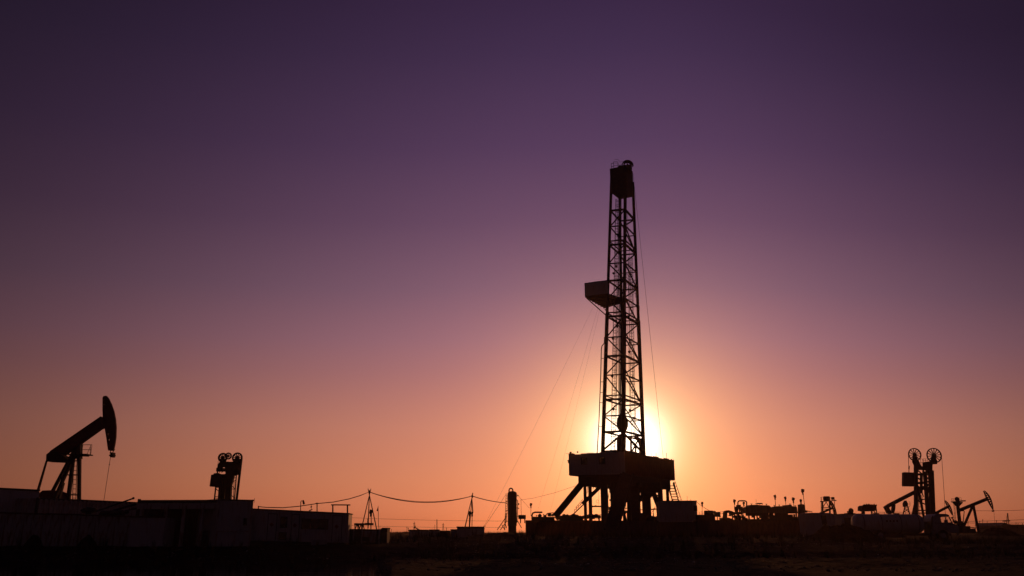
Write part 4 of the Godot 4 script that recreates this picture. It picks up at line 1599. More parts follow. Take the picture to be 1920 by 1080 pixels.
	for q in [[1717.2, 864, 1717.6, 985, 4.9], [1745.3, 882, 1749.5, 985, 8.0], [1734, 884, 1741.5, 990, 4.4], [1727.5, 888, 1727.3, 925, 2.2]]:
		st = S()
		B(st, q[0], q[1], q[2], q[3], d - 0.4, q[4], 0.5)
		part(st, "tower_post", M.steel, o)
	for q in [[1719, 889.5, 1748, 889.5, 4.0], [1719.5, 881, 1728, 888, 1.4], [1720, 896, 1729, 901, 1.8], [1719, 906, 1735, 905, 4.5], [1719, 915, 1742, 916, 6.0], [1719, 910, 1727, 920, 3.5], [1735, 888, 1741, 881, 1.1], [1735, 881, 1741, 888, 1.0], [1731, 880, 1731, 889, 1.8], [1719, 938, 1734, 936, 2.0], [1720, 939, 1738, 947, 1.6], [1719, 957, 1741, 957, 2.0], [1719, 962, 1742, 962, 2.0], [1737, 895, 1743, 899, 2.0], [1737, 902, 1744, 905, 2.0], [1738, 908, 1744, 912, 2.6], [1737, 918, 1747, 924, 6.0], [1740, 938, 1747, 940, 3.0], [1741, 956, 1748, 960, 3.0]]:
		st = S()
		B(st, q[0], q[1], q[2], q[3], d - 0.2, q[4], 0.25)
		part(st, "tower_brace", M.steel, o)
	st = S()
	ladder(st, 1725.5, 923, 1727, 985, d + 0.2, 0.42, 0.42, 0.03)
	T(st, [[1720, 930], [1722, 925], [1726, 923], [1730, 926], [1732, 932]], d - 0.1, 1.6, 5)
	part(st, "ladder", M.steel, o)
	st = S()
	railing(st, P(1723.5, 874, d - 0.7), P(1731.5, 874, d - 0.7), 0.85, 0.25, 0.022)
	railing(st, P(1731.5, 866, d - 0.7), P(1740, 866, d - 0.7), 0.36, 0.25, 0.02)
	part(st, "railing", M.steel, o)
	st = S()
	T(st, [[1703.2, 854], [1704, 876]], d - 0.5, 1.1, 5)
	T(st, [[1704.6, 873.5], [1704.2, 880]], d - 0.5, 2.3, 6)
	T(st, [[1704.3, 880], [1704.3, 886]], d - 0.5, 1.4, 6)
	part(st, "hoist_rope", M.wire, o)
	st = S()
	T(st, [[1765.6, 856], [1768, 890], [1770.6, 930], [1772.5, 965]], d - 0.5, 0.8, 5)
	part(st, "hoist_rope", M.wire, o)
	st = S()
	prism(st, [[1695.2, 886.3], [1696.2, 885.2], [1714.5, 886], [1715.5, 911.8], [1696.5, 911.6], [1694.9, 910]], d - 0.9, 0.6)
	part(st, "counterweight", M.dark, o)
	st = S()
	rect(st, 1712, 984, 1756, 992, d - 0.8, 2.0)
	part(st, "base", M.steel, o)
	# side-on pumpjacks further back at the right
	side_pump("pumpjack whose beam runs behind the right tower unit, with a hooked tail", 118.0, [1666, 948, 1732, 914], 6.2, [], [], [[1722, 916, 1706, 990], [1722, 916, 1736, 990]], [], [[1659.7, 950.3], [1668, 944.5], [1672, 945.5], [1671, 949.5], [1667.5, 952], [1673, 962], [1671, 964], [1666.5, 963]], [[1675, 946], [1679.5, 946], [1678.5, 957], [1676, 963], [1670, 963], [1674, 958]])
	side_pump("small pumpjack with a slotted head peeping over the truck cab", 116.0, [1745, 967, 1778.5, 949.5], 3.8, [[1771.5, 939], [1774, 945], [1777, 951.5], [1781, 958.5], [1784.5, 964.5], [1786, 966]], [[1773, 938], [1777, 941.5], [1781, 946.5], [1784, 952.5], [1786.3, 959.5], [1787.2, 966]], [[1758, 960, 1750, 990], [1758, 960, 1766, 990]], [1787, 966, 1787, 971, 1787, 971], [], [])
	side_pump("pumpjack with a slotted raised head at the right before the distant yard", 112.0, [1797, 957.5, 1852, 935], 5.2, [[1844, 920.5], [1846, 926], [1848.5, 932], [1853, 941], [1858, 950], [1861, 955], [1862, 956]], [[1846.5, 919.7], [1851, 923.5], [1855.5, 929], [1859, 936], [1861.5, 944], [1862.7, 951], [1863, 955.5]], [[1824, 947.5, 1806, 990], [1825, 947.5, 1835, 998]], [1863, 956, 1863.5, 958, 1865.5, 985], [], [[1804, 953], [1808, 953], [1807.5, 957], [1808.5, 958.5], [1804.5, 958.5]])
	# oblique unit left of the dome
	d = 128.0
	o = thing("pumpjack", Vector3(P(1552, 1000, d).x, 1.2, -d), "pumpjack seen aslant, its slotted head curving down behind the white tank", "pumpjack", "pumpjacks in the field behind")
	for q in [[1542.2, 940, 1543, 995, 2.4], [1555.5, 941, 1557, 995, 2.6], [1549, 941, 1542, 953, 1.1], [1549, 941, 1554, 951, 1.1], [1564.6, 940, 1565.5, 995, 0.9], [1539.6, 932, 1540.3, 995, 1.0]]:
		st = S()
		B(st, q[0], q[1], q[2], q[3], d, q[4])
		part(st, "frame_leg", M.steel, o)
	st = S()
	for q in [[1540, 940.3, 1566, 938.5, 1.8], [1542, 951.5, 1556, 951.5, 1.1], [1542, 954.5, 1556, 954.5, 1.0]]:
		B(st, q[0], q[1], q[2], q[3], d + 0.1, q[4], 1.0)
	part(st, "platform", M.steel, o)
	st = S()
	B(st, 1538, 962.5, 1561, 952.5, d - 1.0, 3.6)
	part(st, "walking_beam", M.steel, o)
	st = S()
	band(st, [[1554, 939], [1557, 942], [1559.5, 948], [1562, 954], [1564, 962], [1564, 966]], [[1558, 938.5], [1562, 943], [1565, 948.5], [1567.3, 954.5], [1569, 962], [1569.2, 966]], d - 1.4, 0.3, 15, [[-1, 0.34, 0.68]])
	part(st, "horsehead", M.steel, o)
	st = S()
	drum(st, P(1545, 935, d), P(1555, 934.8, d), 4.6 * mpp(d), 10)
	drum(st, P(1559, 934.5, d), P(1564, 934.5, d), 2.6 * mpp(d), 9)
	part(st, "motor", M.steel, o)
	st = S()
	railing(st, P(1539.8, 940, d - 0.4), P(1544, 940, d - 0.4), 0.6, 0.3, 0.02)
	railing(st, P(1556, 939, d - 0.4), P(1565, 938.5, d - 0.4), 0.45, 0.3, 0.02)
	part(st, "railing", M.steel, o)
	# front-on unit
	d = 130.0
	o = thing("pumpjack", Vector3(P(1700, 1000, d).x, 1.2, -d), "small pumpjack seen end-on with a caged top between the beam and the tower", "pumpjack", "pumpjacks in the field behind")
	for q in [[1697, 949, 1693, 966, 1.7], [1702, 949, 1706, 966, 1.7], [1695.5, 960, 1704, 953, 1.2], [1704, 960, 1695.8, 953, 1.2], [1696, 952.5, 1703.5, 952.5, 1.0]]:
		st = S()
		B(st, q[0], q[1], q[2], q[3], d, q[4])
		part(st, "frame_leg", M.steel, o)
	st = S()
	prism(st, [[1697, 950], [1696.6, 944], [1698, 941], [1699.5, 938.3], [1701, 941], [1702.5, 944], [1702.5, 950]], d - 0.2, 0.8)
	part(st, "beam_end", M.steel, o)
	st = S()
	T(st, [[1693.5, 941], [1693, 948.5], [1695, 951], [1704, 951], [1706.3, 948.5], [1706.3, 941]], d - 0.6, 0.7, 4)
	T(st, [[1693, 945], [1706, 945]], d - 0.6, 0.6, 4)
	T(st, [[1703.5, 941], [1706.3, 941]], d - 0.6, 0.6, 4)
	part(st, "cage", M.steel, o)
	# single-post tower unit
	d = 113.0
	o = thing("tower_pumping_unit", Vector3(P(1801, 1000, d).x, 1.1, -d), "single-post tower unit with a drum on its railed top, right of the truck", "pumping unit")
	st = S()
	B(st, 1795.5, 946, 1800.8, 990, d, 4.6)
	part(st, "tower_post", M.steel, o)
	st = S()
	for q in [[1795.5, 948, 1789, 942, 2.0], [1796, 948, 1802, 942, 2.0], [1786, 941, 1806, 939.5, 1.8], [1800, 939.4, 1807.8, 939.2, 2.2]]:
		B(st, q[0], q[1], q[2], q[3], d, q[4], 0.8)
	prism(st, [[1791, 941], [1800, 941], [1798, 948], [1793.5, 948]], d - 0.2, 0.5)
	part(st, "head_frame", M.steel, o)
	st = S()
	drum(st, P(1794.5, 936, d + 0.5), P(1794.5, 936, d - 0.5), 4.3 * mpp(d), 14)
	part(st, "drum", M.steel, o)
	st = S()
	railing(st, P(1785, 941, d - 0.5), P(1789, 941, d - 0.5), 0.42, 0.25, 0.02)
	railing(st, P(1797, 940.5, d - 0.5), P(1803, 940.5, d - 0.5), 0.5, 0.25, 0.016)
	part(st, "railing", M.steel, o)
	st = S()
	ladder(st, 1789.3, 944, 1791.5, 980, d + 0.3, 0.14, 0.5, 0.02)
	part(st, "ladder", M.steel, o)
	st = S()
	for q in [[1792, 979, 4], [1803, 981.5, 4.5], [1797, 983, 4]]:
		ball(st, P(q[0], q[1], d - 0.5), Vector3(q[2], q[2] * 0.9, q[2]) * mpp(d), 5, 0.3)
	rect(st, 1786, 983, 1808, 996, d - 0.6, 1.6)
	part(st, "winch", M.steel, o)
	st = S()
	O = P(1813, 990, 112)
	rect(st, 1806, 986.5, 1820, 999, 111.6, 1.4)
	rect(st, 1818, 991, 1830, 999, 111.8, 1.2)
	single(st, "skid_box", M.dark, "low stepped dark box between the single-post tower and the right pumpjack", "box")
	# very far one
	d = 210.0
	o = thing("pumpjack", Vector3(P(780, 1000, d).x, 1.2, -d), "tiny far pumpjack nodding left above the pale container", "pumpjack")
	st = S()
	B(st, 777, 988.5, 787, 994, d, 1.8)
	part(st, "walking_beam", M.steel, o)
	st = S()
	prism(st, [[776, 991], [775, 990], [777, 987], [779.5, 985.3], [778.5, 988.5]], d, 0.5)
	part(st, "horsehead", M.steel, o)
	st = S()
	B(st, 782.5, 991.5, 780, 1000, d, 0.9)
	B(st, 782.5, 991.5, 785, 1000, d, 0.9)
	part(st, "frame_leg", M.steel, o)

func side_pump(label: String, d: float, bm: Array, w: float, inner: Array, outer: Array, legs: Array, rod: Array, tail: Array, hang: Array) -> void:
	var o := thing("pumpjack", Vector3(P(legs[0][0], 1000, d).x, 1.1, -d), label, "pumpjack", "pumpjacks in the field behind")
	var st := S()
	B(st, bm[0], bm[1], bm[2], bm[3], d, w, 0.4)
	part(st, "walking_beam", M.steel, o)
	if inner.size():
		st = S()
		band(st, inner, outer, d - 0.06, 0.12, 23, [[-1, 0.3, 0.72]])
		part(st, "horsehead", M.steel, o)
	for q in legs:
		st = S()
		beam(st, P(q[0], q[1], d), P(q[2], q[3], d), 3.4 * mpp(d), 0.25)
		part(st, "samson_post_leg", M.steel, o)
		st = S()
		beam(st, P(q[0], q[1], d + 0.3), P(q[2], q[3], d + 1.8), 2.6 * mpp(d), 0.2)
		part(st, "samson_post_leg", M.steel, o)
	if rod.size():
		st = S()
		T(st, [[rod[0], rod[1]], [rod[2], rod[3]]], d, 1.4, 5)
		T(st, [[rod[2], rod[3]], [rod[4], rod[5] + 0.1]], d, 0.5, 4)
		prism(st, [[rod[2] - 2, rod[3] - 0.4], [rod[2], rod[3] - 1.5], [rod[2] + 1.8, rod[3] - 0.2], [rod[2], rod[3] + 1.5]], d - 0.2, 0.4)
		part(st, "polished_rod", M.steel, o)
	if tail.size():
		st = S()
		prism(st, tail, d - 0.35, 0.7)
		part(st, "tail_bearing", M.steel, o)
	if hang.size():
		st = S()
		prism(st, hang, d - 0.3, 0.6)
		part(st, "equalizer", M.steel, o)
		for s in [-0.8, 0.8]:
			st = S()
			B(st, hang[3][0] - 0.5, hang[3][1], hang[3][0] - 3.5, hang[3][1] + 28, d + s, 1.1)
			part(st, "pitman_arm", M.steel, o)


# ---------------------------------------------------------------- right-hand tanks, truck, distance
func build_right() -> void:
	var d := 98.0
	var c := P(1544, 990, d)
	var gy := ground_at(c.x, d)
	var r := 32.5 * mpp(d)
	var top := P(1544, 963, d - r).y
	var o := thing("storage_tank", Vector3(c.x, gy, -d - r), "round white storage tank with a dark hatch, left of the tanker truck", "tank")
	var st := S()
	tube(st, [Vector3(c.x, gy, -d - r), Vector3(c.x, top, -d - r)], r, 40)
	part(st, "shell", M.white, o)
	st = S()
	tube(st, [Vector3(c.x, top + 0.003, -d - r), Vector3(c.x, top + 0.14, -d - r)], r + 0.03, 40, r * 0.75)
	part(st, "roof", M.dark, o)
	st = S()
	box(st, Vector3(P(1545, 975, d).x, P(1545, 975, d).y, -d + 0.02), Vector3(0.5, 1.0, 0.12))
	part(st, "hatch", M.dark, o)
	d = 99.0
	var a := P(1578, 964.5, d)
	var b := P(1614, 964, d)
	gy = ground_at(a.x, d)
	o = thing("pump_house", Vector3((a.x + b.x) / 2, gy, -d), "small pale pump house with a dark doorway between the white tank and the truck", "pump house")
	st = S()
	house(st, a, b, gy, gy, 2.4)
	part(st, "wall", M.white, o)
	st = S()
	house(st, a + Vector3(-0.05, 0.07, 0.08), b + Vector3(0.05, 0.07, 0.08), a.y + 0.003, b.y + 0.003, 2.5)
	part(st, "roof", M.dark, o)
	st = S()
	rect(st, 1584, 970.5, 1608, 992, d - 0.05, 0.1)
	part(st, "doorway", M.dark, o)
	st = S()
	ball(st, P(1595.7, 957.5, d + 1), Vector3(4.7, 4.8, 4.7) * mpp(d), 8)
	rect(st, 1591.5, 958, 1600, 964, d + 0.8, 0.5)
	rect(st, 1587.5, 962, 1604, 964.4, d + 0.7, 0.8)
	part(st, "roof_vent", M.steel, o)
	# skid on legs
	d = 104.0
	o = thing("raised_skid", Vector3(P(1630, 1000, d).x, 1.0, -d), "lumpy dark machine raised on a legged stand behind the tanker truck", "machine skid")
	st = S()
	prism(st, [[1616.5, 957], [1617, 949.5], [1620, 947.5], [1643.5, 946.5], [1644, 957.5], [1637, 958.5], [1622, 958.5]], d, 1.4)
	for i in 13:
		ball(st, P(1618.5 + i * 2.05, 948.5 + rng.randf_range(-2.2, 0.5), d + 0.4), Vector3.ONE * rng.randf_range(1.4, 2.4) * mpp(d), 4, 0.4)
	part(st, "machine_body", M.steel, o)
	for q in [[1618, 955, 1616.5, 990, 2.0], [1634.5, 957, 1635.5, 990, 2.4], [1643, 955, 1647, 990, 1.6], [1637.5, 957, 1644, 966, 1.4]]:
		st = S()
		B(st, q[0], q[1], q[2], q[3], d + 0.5, q[4])
		part(st, "leg", M.steel, o)
	st = S()
	ball(st, P(1618.5, 961.5, d), Vector3(3.6, 4.2, 3.6) * mpp(d), 6)
	part(st, "pressure_bottle", M.steel, o)
	# tanker truck
	d = 91.0
	var base := P(1768, 1014.5, d).y
	gy = base
	o = thing("tanker_truck", Vector3(P(1690, 1014, d).x, gy, -d - 1.2), "pale tanker truck facing right with a long rounded tank", "tanker truck")
	var m := mpp(d)
	st = S()
	var y0 := P(1690, 963.5, d).y
	var y1 := P(1690, 1000, d).y
	var cy := (y0 + y1) / 2
	var hy := (y0 - y1) / 2
	var xl := P(1609, 985, d).x
	var xr := P(1738, 985, d).x
	var zc := -d - 1.2
	st.set_smooth_group(1)
	var stations := [[0.0, 0.6], [0.02, 0.8], [0.05, 0.97], [0.08, 1.0], [0.92, 1.0], [0.95, 0.97], [0.98, 0.82], [1.0, 0.6]]
	var rings := []
	for s in stations:
		var ring := []
		for k in 24:
			var an := TAU * k / 24
			var ex := signf(cos(an)) * pow(absf(cos(an)), 0.75)
			var ey := signf(sin(an)) * pow(absf(sin(an)), 0.75)
			ring.append(Vector3(lerpf(xl, xr, s[0]), cy + ey * hy * s[1], zc + ex * 1.15 * s[1]))
		rings.append(ring)
	for i in rings.size() - 1:
		var mid := Vector3((rings[i][0].x + rings[i + 1][0].x) / 2, cy, zc)
		for k in 24:
			var l := (k + 1) % 24
			quad(st, rings[i][k], rings[i][l], rings[i + 1][l], rings[i + 1][k], mid)
	for e in [0, rings.size() - 1]:
		for k in range(1, 23):
			tri(st, rings[e][0], rings[e][k], rings[e][k + 1], Vector3((xl + xr) / 2, cy, zc))
	var tk := part(st, "tank", M.white, o)
	st = S()
	for t in [0.1, 0.36, 0.64, 0.9]:
		var pts := []
		for k in 25:
			var an := TAU * k / 24
			pts.append(Vector3(lerpf(xl, xr, t), cy + signf(sin(an)) * pow(absf(sin(an)), 0.75) * hy * 1.005, zc + signf(cos(an)) * pow(absf(cos(an)), 0.75) * 1.16))
		tube(st, pts, 0.03, 5)
	part(st, "tank_band", M.steel, tk)
	st = S()
	railing(st, Vector3(lerpf(xl, xr, 0.3), y0 - 0.03, zc + 0.35), Vector3(lerpf(xl, xr, 0.92), y0 - 0.03, zc + 0.35), 0.22, 1.0, 0.018)
	for t in [0.35, 0.65]:
		drum(st, Vector3(lerpf(xl, xr, t), y0 - 0.05, zc), Vector3(lerpf(xl, xr, t), y0 + 0.1, zc), 0.3, 12)
	part(st, "top_rail", M.steel, tk)
	for i in 4:
		st = S()
		var x := P(1663.5 + i * 6.4, 977, d).x
		box(st, Vector3(x, P(1670, 977, d).y, zc + 1.145), Vector3(0.17, 0.19, 0.05))
		part(st, "tank_mark", M.rust, tk)
	st = S()
	box(st, Vector3((xl + P(1790, 1000, d).x) / 2, y1 - 0.12, zc), Vector3(P(1790, 1000, d).x - xl, 0.24, 0.9))
	part(st, "chassis", M.steel, o)
	st = S()
	rect(st, 1660, 1001, 1700, 1008, d + 0.2, 0.4)
	rect(st, 1606, 1000, 1612, 1007, d + 0.2, 1.9)
	part(st, "tool_box", M.dark, o)
	st = S()
	prism(st, [[1750, 1000], [1749.5, 972], [1751, 967], [1755, 964], [1763, 963.2], [1774, 963.5], [1779, 965.5], [1780.6, 969], [1763.5, 969.5], [1763.5, 979.5], [1784.5, 979.5], [1787, 981.5], [1795, 983.5], [1797.5, 987], [1798, 1000]], d, 2.1)
	prism(st, [[1780.8, 969.2], [1786.5, 981], [1784.3, 979.6], [1779.4, 969.6]], d, 0.12)
	prism(st, [[1773, 969.4], [1774.3, 969.4], [1774.3, 979.6], [1773, 979.6]], d, 0.1)
	prism(st, [[1780.8, 969.2], [1786.5, 981], [1784.3, 979.6], [1779.4, 969.6]], d + 1.98, 0.12)
	var cab := part(st, "cab", M.greypaint, o)
	st = S()
	prism(st, [[1763.6, 969.6], [1773, 969.6], [1773, 979.4], [1763.6, 979.4]], d + 0.03, 0.02)
	part(st, "side_window", M.glass, cab)
	st = S()
	prism(st, [[1774.4, 969.6], [1779.3, 969.6], [1784, 979.4], [1774.4, 979.4]], d + 0.03, 0.02)
	part(st, "side_window", M.glass, cab)
	st = S()
	prism(st, [[1774, 979.5], [1775, 974.5], [1777, 974], [1777.5, 979.5]], d + 0.9, 0.5)
	part(st, "seat", M.dark, cab)
	st = S()
	prism(st, [[1752, 980], [1752, 980.8], [1797, 984.8], [1797, 983.9]], d - 0.03, 0.04)
	part(st, "trim", M.dark, cab)
	st = S()
	prism(st, [[1752, 1003], [1755, 995], [1761, 990.5], [1769, 989.5], [1776, 992], [1781, 998], [1783, 1004], [1797, 1004], [1799, 999], [1779, 996], [1774, 987.5], [1760, 987.5], [1752, 993]], d - 0.12, 0.5)
	part(st, "fender", M.greypaint, o)
	st = S()
	T(st, [[1786, 972], [1788, 976], [1786, 981]], d - 0.2, 1.0, 4)
	rect(st, 1786.5, 973, 1789, 979, d - 0.25, 0.08)
	part(st, "mirror", M.dark, o)
	st = S()
	T(st, [[1747, 992], [1747, 972], [1749, 967]], d + 0.2, 2.2, 7)
	rect(st, 1741, 978, 1745.5, 1001, d + 0.5, 1.0)
	T(st, [[1739, 984], [1744, 986], [1748, 984]], d + 0.3, 1.2, 5)
	part(st, "exhaust_stack", M.steel, o)
	for q in [[1768, 1004], [1627, 1005], [1651, 1005]]:
		for s in [0.0, 1.95]:
			st = S()
			var wc := P(q[0], q[1], d)
			wc.y = gy + 10.2 * m
			drum(st, wc + Vector3(0, 0, -s + 0.06), wc + Vector3(0, 0, -s - 0.28), 10.2 * m, 20)
			var w := part(st, "wheel", M.rubber, o)
			st = S()
			drum(st, wc + Vector3(0, 0, -s + 0.08), wc + Vector3(0, 0, -s - 0.3), 5.0 * m, 12)
			part(st, "rim", M.greypaint, w)
	# far yard at the right
	d = 260.0
	a = P(1878, 985, d)
	b = P(1960, 985.5, d)
	b.y = a.y
	var g := 1.2
	o = thing("yard_building", Vector3(a.x, g, -d), "long low building under a shallow roof at the far right", "building")
	st = S()
	house(st, a, b, g, g, 14)
	part(st, "wall", M.dark, o)
	st = S()
	prism(st, [[1877, 985.3], [1884, 979.8], [1890, 982.5], [1898, 983.4], [1962, 984.2], [1962, 985.4]], d - 0.5, 15)
	part(st, "roof", M.dark, o)
	for x in [1902.0, 1906.0]:
		st = S()
		rect(st, x, 987, x + 2.6, 990, d - 0.1, 0.15)
		part(st, "window", M.pane, o)
	d = 420.0
	o = thing("distant_derrick", Vector3(P(1889.5, 998, d).x, 1.2, -d), "tiny far derrick rising behind the low building at the right", "derrick")
	for s in [-1, 1]:
		st = S()
		B(st, 1889.2 + s * 0.3, 962, 1889.5 + s * 2.6, 986, d, 0.9)
		part(st, "mast_leg", M.steel, o)
	st = S()
	for i in 6:
		var y := 965.0 + i * 3.6
		var k: float = 0.3 + (y - 962) / 24 * 2.3
		B(st, 1889.4 - k, y, 1889.4 + k, y + 2, d, 0.5)
		B(st, 1889.4 + k, y, 1889.4 - k, y + 2, d, 0.5)
	part(st, "lattice", M.steel, o)
	st = S()
	rect(st, 1886, 975.5, 1894, 977.8, d - 1, 3)
	rect(st, 1886.5, 984, 1895, 990, d - 1, 4)
	part(st, "rig_floor", M.steel, o)
	# poles and wires far off
	var k := 0
	var nth := ["first", "second", "third", "fourth", "fifth", "sixth", "seventh", "eighth", "ninth", "tenth", "eleventh", "twelfth"]
	for q in [[729, 992, 330], [734, 992, 330], [763, 987, 320], [765.5, 989, 330], [815.3, 984, 330], [837, 989, 330], [1815, 978, 240], [1829, 977, 240], [1837, 976, 240], [1842.5, 973.5, 260], [1851, 977, 260], [1856, 982, 300], [1868.5, 975, 240], [1872, 980, 300], [1884, 975, 230], [1905, 979, 230], [1909, 981, 230], [1917, 981, 230]]:
		st = S()
		O = P(q[0], 998, q[2])
		T(st, [[q[0], 999], [q[0], q[1]]], q[2], 0.75, 5)
		var right: bool = q[0] > 1000
		if k % 3 != 1:
			B(st, q[0] - 1.3, q[1] + 2, q[0] + 1.3, q[1] + 2, q[2], 0.5)
		single(st, "utility_pole", M.steel, "%s far utility pole from the left along the %s" % [nth[k - 6 if right else k], "right-hand horizon" if right else "horizon between long cabin and rig"], "utility pole", "far utility poles at the right" if right else "far utility poles left of the rig")
		k += 1
	for q in [[776.7, 978.5, "far lattice pylon above the tiny pumpjack"], [831, 981, "far lattice pylon above the dark rusty container"]]:
		st = S()
		d = 380.0
		O = P(q[0], 998, d)
		for s in [-1, 1]:
			B(st, q[0] + s * 0.2, q[1], q[0] + s * 1.6, 999, d, 0.5)
		for i in 5:
			var y: float = q[1] + 2 + i * 3
			B(st, q[0] - 0.9, y, q[0] + 0.9, y + 2, d, 0.35)
			B(st, q[0] + 0.9, y, q[0] - 0.9, y + 2, d, 0.35)
		B(st, q[0] - 2.2, q[1] + 3, q[0] + 2.2, q[1] + 3, d, 0.6)
		B(st, q[0] - 1.8, q[1] + 5.5, q[0] + 1.8, q[1] + 5.5, d, 0.5)
		single(st, "pylon", M.steel, q[2], "pylon")
	st = S()
	O = P(819.3, 998, 200)
	T(st, [[819.3, 999], [819.3, 974]], 200.0, 1.6, 6)
	single(st, "vent_stack", M.steel, "straight vent stack rising among the far pylons behind the small containers", "stack")
	for q in [[655, 970.5, 950, 977, 330, "upper far power line crossing behind the tripods"], [655, 985, 950, 989, 340, "lower far power line just above the plain behind the tripods"], [1822, 957.5, 1960, 954, 250, "upper far power line at the right edge"], [1800, 977.5, 1960, 971.5, 250, "middle far power line at the right edge"], [1800, 980, 1960, 979, 245, "lower far power line at the right edge"], [1818, 988.5, 1858, 989, 200, "low far pipeline at the foot of the right pumpjack"]]:
		st = S()
		O = P((q[0] + q[2]) / 2.0, q[1], q[4])
		var pts := []
		for i in 13:
			var t := i / 12.0
			pts.append(P(lerpf(q[0], q[2], t), lerpf(q[1], q[3], t) + 1.5 * 4 * t * (1 - t), q[4]))
		tube(st, pts, 0.045 if q[4] > 220 else 0.1, 4)
		single(st, "power_line" if q[4] > 220 else "pipeline", M.wire, q[5], "power line" if q[4] > 220 else "pipeline")
	# low scrub on the skyline
	st = S()
	O = P(745, 999, 300)
	for i in 60:
		var x := rng.randf_range(715, 772)
		ball(st, P(x, 1000.5, 300), Vector3(rng.randf_range(0.4, 1.0), rng.randf_range(0.3, 0.75), 0.8), 3, 0.5)
	for i in 90:
		var x := rng.randf_range(1800, 1925)
		ball(st, P(x, 999, 280), Vector3(rng.randf_range(0.5, 1.4), rng.randf_range(0.3, 0.8), 0.8), 3, 0.5)
	var scrub := part(st, "scrub", M.weed, self)
	scrub.set_meta("kind", "stuff")
	scrub.set_meta("label", "low dark scrub along the far skyline")
	mound("earth_mound", 860, 1010, 999, 78, 9, "dark earth mound before the upright vessel", 0.55)
	mound("earth_mound", 1490, 1665, 985, 84, 7, "rough dark earth mound before the white tank and the tanker's tail", 0.5)
	mound("earth_mound", 1836, 1905, 991, 130, 8, "low earth mound at the far right before the long building", 0.5)
	mound("earth_mound", 50, 84, 1003, 59.2, 1.6, "small soil heap at the long white bin's foot", 0.5)
	mound("earth_mound", 148, 186, 1003, 59.2, 1.8, "soil heap at the joint of the long and short bins", 0.5)


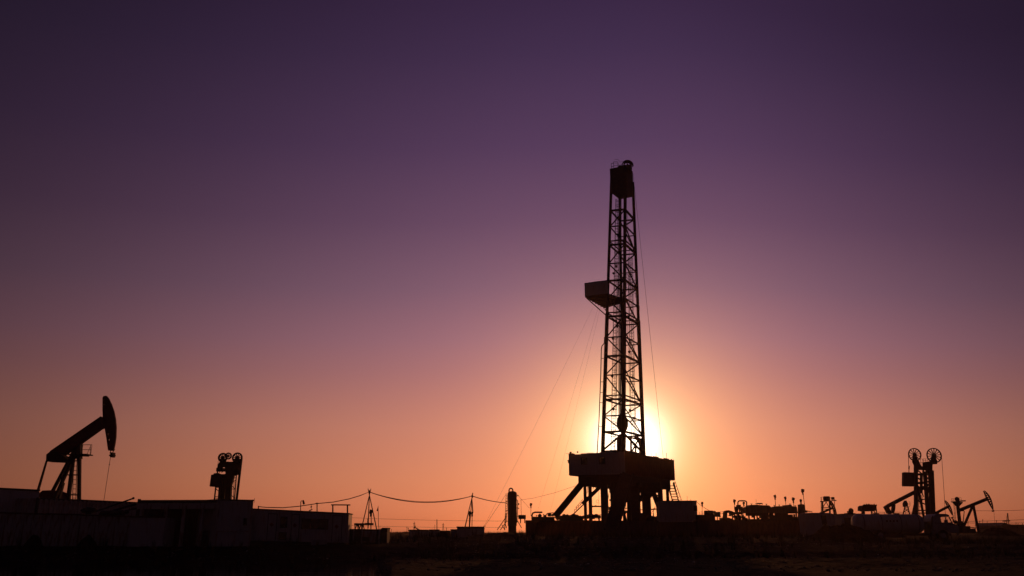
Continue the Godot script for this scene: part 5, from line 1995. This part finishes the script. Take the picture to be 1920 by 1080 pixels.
# ---------------------------------------------------------------- build
func materials() -> void:
	mat("steel", [[0.0, 0.02, 0.018, 0.017], [0.5, 0.035, 0.029, 0.026], [0.75, 0.055, 0.032, 0.022], [1.0, 0.08, 0.04, 0.025]], 0.85, 0.0, Vector3(0.35, 0.35, 0.35), 0.02, 3)
	mat("redsteel", [[0.0, 0.1, 0.016, 0.012], [0.6, 0.15, 0.024, 0.016], [1.0, 0.07, 0.03, 0.022]], 0.8, 0.0, Vector3(0.3, 0.3, 0.3), 0.02, 5)
	mat("dark", [[0.0, 0.03, 0.032, 0.034], [0.6, 0.06, 0.055, 0.052], [1.0, 0.1, 0.06, 0.04]], 0.75, 0.0, Vector3(0.5, 0.12, 0.5), 0.02, 7)
	mat("rust", [[0.0, 0.06, 0.03, 0.022], [0.5, 0.12, 0.05, 0.03], [1.0, 0.2, 0.08, 0.04]], 0.85, 0.0, Vector3(0.5, 0.15, 0.5), 0.02, 9)
	mat("white", [[0.0, 0.34, 0.31, 0.31], [0.55, 0.46, 0.44, 0.44], [0.78, 0.4, 0.36, 0.34], [1.0, 0.2, 0.12, 0.085]], 0.6, 0.0, Vector3(0.7, 0.1, 0.7), 0.015, 11)
	mat("rust_white", [[0.0, 0.4, 0.36, 0.35], [0.5, 0.42, 0.36, 0.34], [0.68, 0.27, 0.15, 0.1], [1.0, 0.14, 0.05, 0.03]], 0.75, 0.0, Vector3(0.8, 0.12, 0.8), 0.02, 13)
	mat("greypaint", [[0.0, 0.22, 0.22, 0.24], [0.6, 0.3, 0.3, 0.32], [1.0, 0.2, 0.15, 0.12]], 0.55, 0.0, Vector3(0.4, 0.12, 0.4), 0.02, 15)
	mat("blue", [[0.0, 0.06, 0.1, 0.24], [0.7, 0.09, 0.14, 0.3], [1.0, 0.14, 0.09, 0.07]], 0.6, 0.0, Vector3(0.4, 0.12, 0.4), 0.02, 17)
	mat("canvas", [[0.0, 0.03, 0.035, 0.03], [1.0, 0.07, 0.07, 0.06]], 0.95, 0.0, Vector3(0.8, 0.8, 0.8), 0.02, 19, 0.6)
	mat("wood", [[0.0, 0.1, 0.07, 0.045], [1.0, 0.17, 0.12, 0.08]], 0.85, 0.0, Vector3(1.5, 0.1, 1.5), 0.02, 21)
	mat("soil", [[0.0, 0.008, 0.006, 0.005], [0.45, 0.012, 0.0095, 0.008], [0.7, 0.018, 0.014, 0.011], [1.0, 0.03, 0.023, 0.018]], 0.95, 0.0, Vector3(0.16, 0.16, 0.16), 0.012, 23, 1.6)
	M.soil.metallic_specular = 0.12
	mat("stone", [[0.0, 0.06, 0.055, 0.05], [1.0, 0.16, 0.15, 0.14]], 0.9, 0.0, Vector3(2, 2, 2), 0.02, 25)
	mat("weed", [[0.0, 0.03, 0.028, 0.014], [1.0, 0.07, 0.06, 0.03]], 0.9, 0.0, Vector3(2, 2, 2), 0.02, 27)
	for q in [["wire", Color(0.12, 0.11, 0.11), 0.6], ["rubber", Color(0.1, 0.1, 0.1), 0.85], ["red", Color(0.45, 0.16, 0.16), 0.7]]:
		var m := StandardMaterial3D.new()
		m.resource_name = q[0]
		m.albedo_color = q[1]
		m.roughness = q[2]
		M[q[0]] = m
	var p := StandardMaterial3D.new()
	p.resource_name = "pane"
	p.albedo_color = Color(0.05, 0.05, 0.06)
	p.roughness = 0.12
	M.pane = p
	var g := StandardMaterial3D.new()
	g.resource_name = "glass"
	g.transparency = BaseMaterial3D.TRANSPARENCY_ALPHA
	g.albedo_color = Color(0.8, 0.85, 0.85, 0.12)
	g.roughness = 0.03
	M.glass = g
	var w := StandardMaterial3D.new()
	w.resource_name = "water"
	w.albedo_color = Color(0.06, 0.05, 0.045)
	w.roughness = 0.06
	w.metallic_specular = 0.45
	var t := NoiseTexture2D.new()
	t.width = 512
	t.height = 512
	t.seamless = true
	t.as_normal_map = true
	t.bump_strength = 1.2
	t.noise = noise(0.012, 4, FastNoiseLite.TYPE_SIMPLEX_SMOOTH, 31)
	w.normal_enabled = true
	w.normal_texture = t
	w.normal_scale = 0.12
	w.uv1_triplanar = true
	w.uv1_world_triplanar = true
	w.uv1_scale = Vector3(0.08, 0.08, 0.08)
	M.water = w


func _ready() -> void:
	rng.seed = 20
	hills.seed = 4
	hills.frequency = 0.02
	hills.fractal_octaves = 3
	var cam := Camera3D.new()
	cam.name = "camera"
	cam.fov = rad_to_deg(2.0 * atan(540.0 / F))
	cam.position = eye
	cam.rotation.x = pitch
	cam.near = 0.1
	cam.far = 9000.0
	add_child(cam)
	cam.current = true
	var to_sun := (P(1179, 829, 1000.0) - eye).normalized()
	var env := Environment.new()
	env.background_mode = Environment.BG_SKY
	var sky := Sky.new()
	var sm := PanoramaSkyMaterial.new()
	sm.panorama = sky_picture(to_sun)
	sky.sky_material = sm
	env.sky = sky
	env.tonemap_mode = Environment.TONE_MAPPER_LINEAR
	env.tonemap_exposure = 1.0
	env.sdfgi_enabled = true
	env.ssao_enabled = true
	env.ssil_enabled = true
	env.volumetric_fog_enabled = true
	env.volumetric_fog_density = 0.00018
	env.volumetric_fog_albedo = Color(1.0, 0.85, 0.75)
	env.volumetric_fog_anisotropy = 0.85
	var we := WorldEnvironment.new()
	we.name = "world"
	we.environment = env
	add_child(we)
	var sun := DirectionalLight3D.new()
	sun.name = "sun"
	sun.light_color = Color(1.0, 0.62, 0.36)
	sun.light_energy = 0.12
	sun.light_angular_distance = 0.6
	sun.shadow_enabled = true
	sun.look_at_from_position(Vector3.ZERO, -to_sun, Vector3.UP)
	add_child(sun)
	materials()
	build_ground()
	build_rig()
	build_machinery()
	build_camp()
	build_pumps()
	build_right()
	scatter()
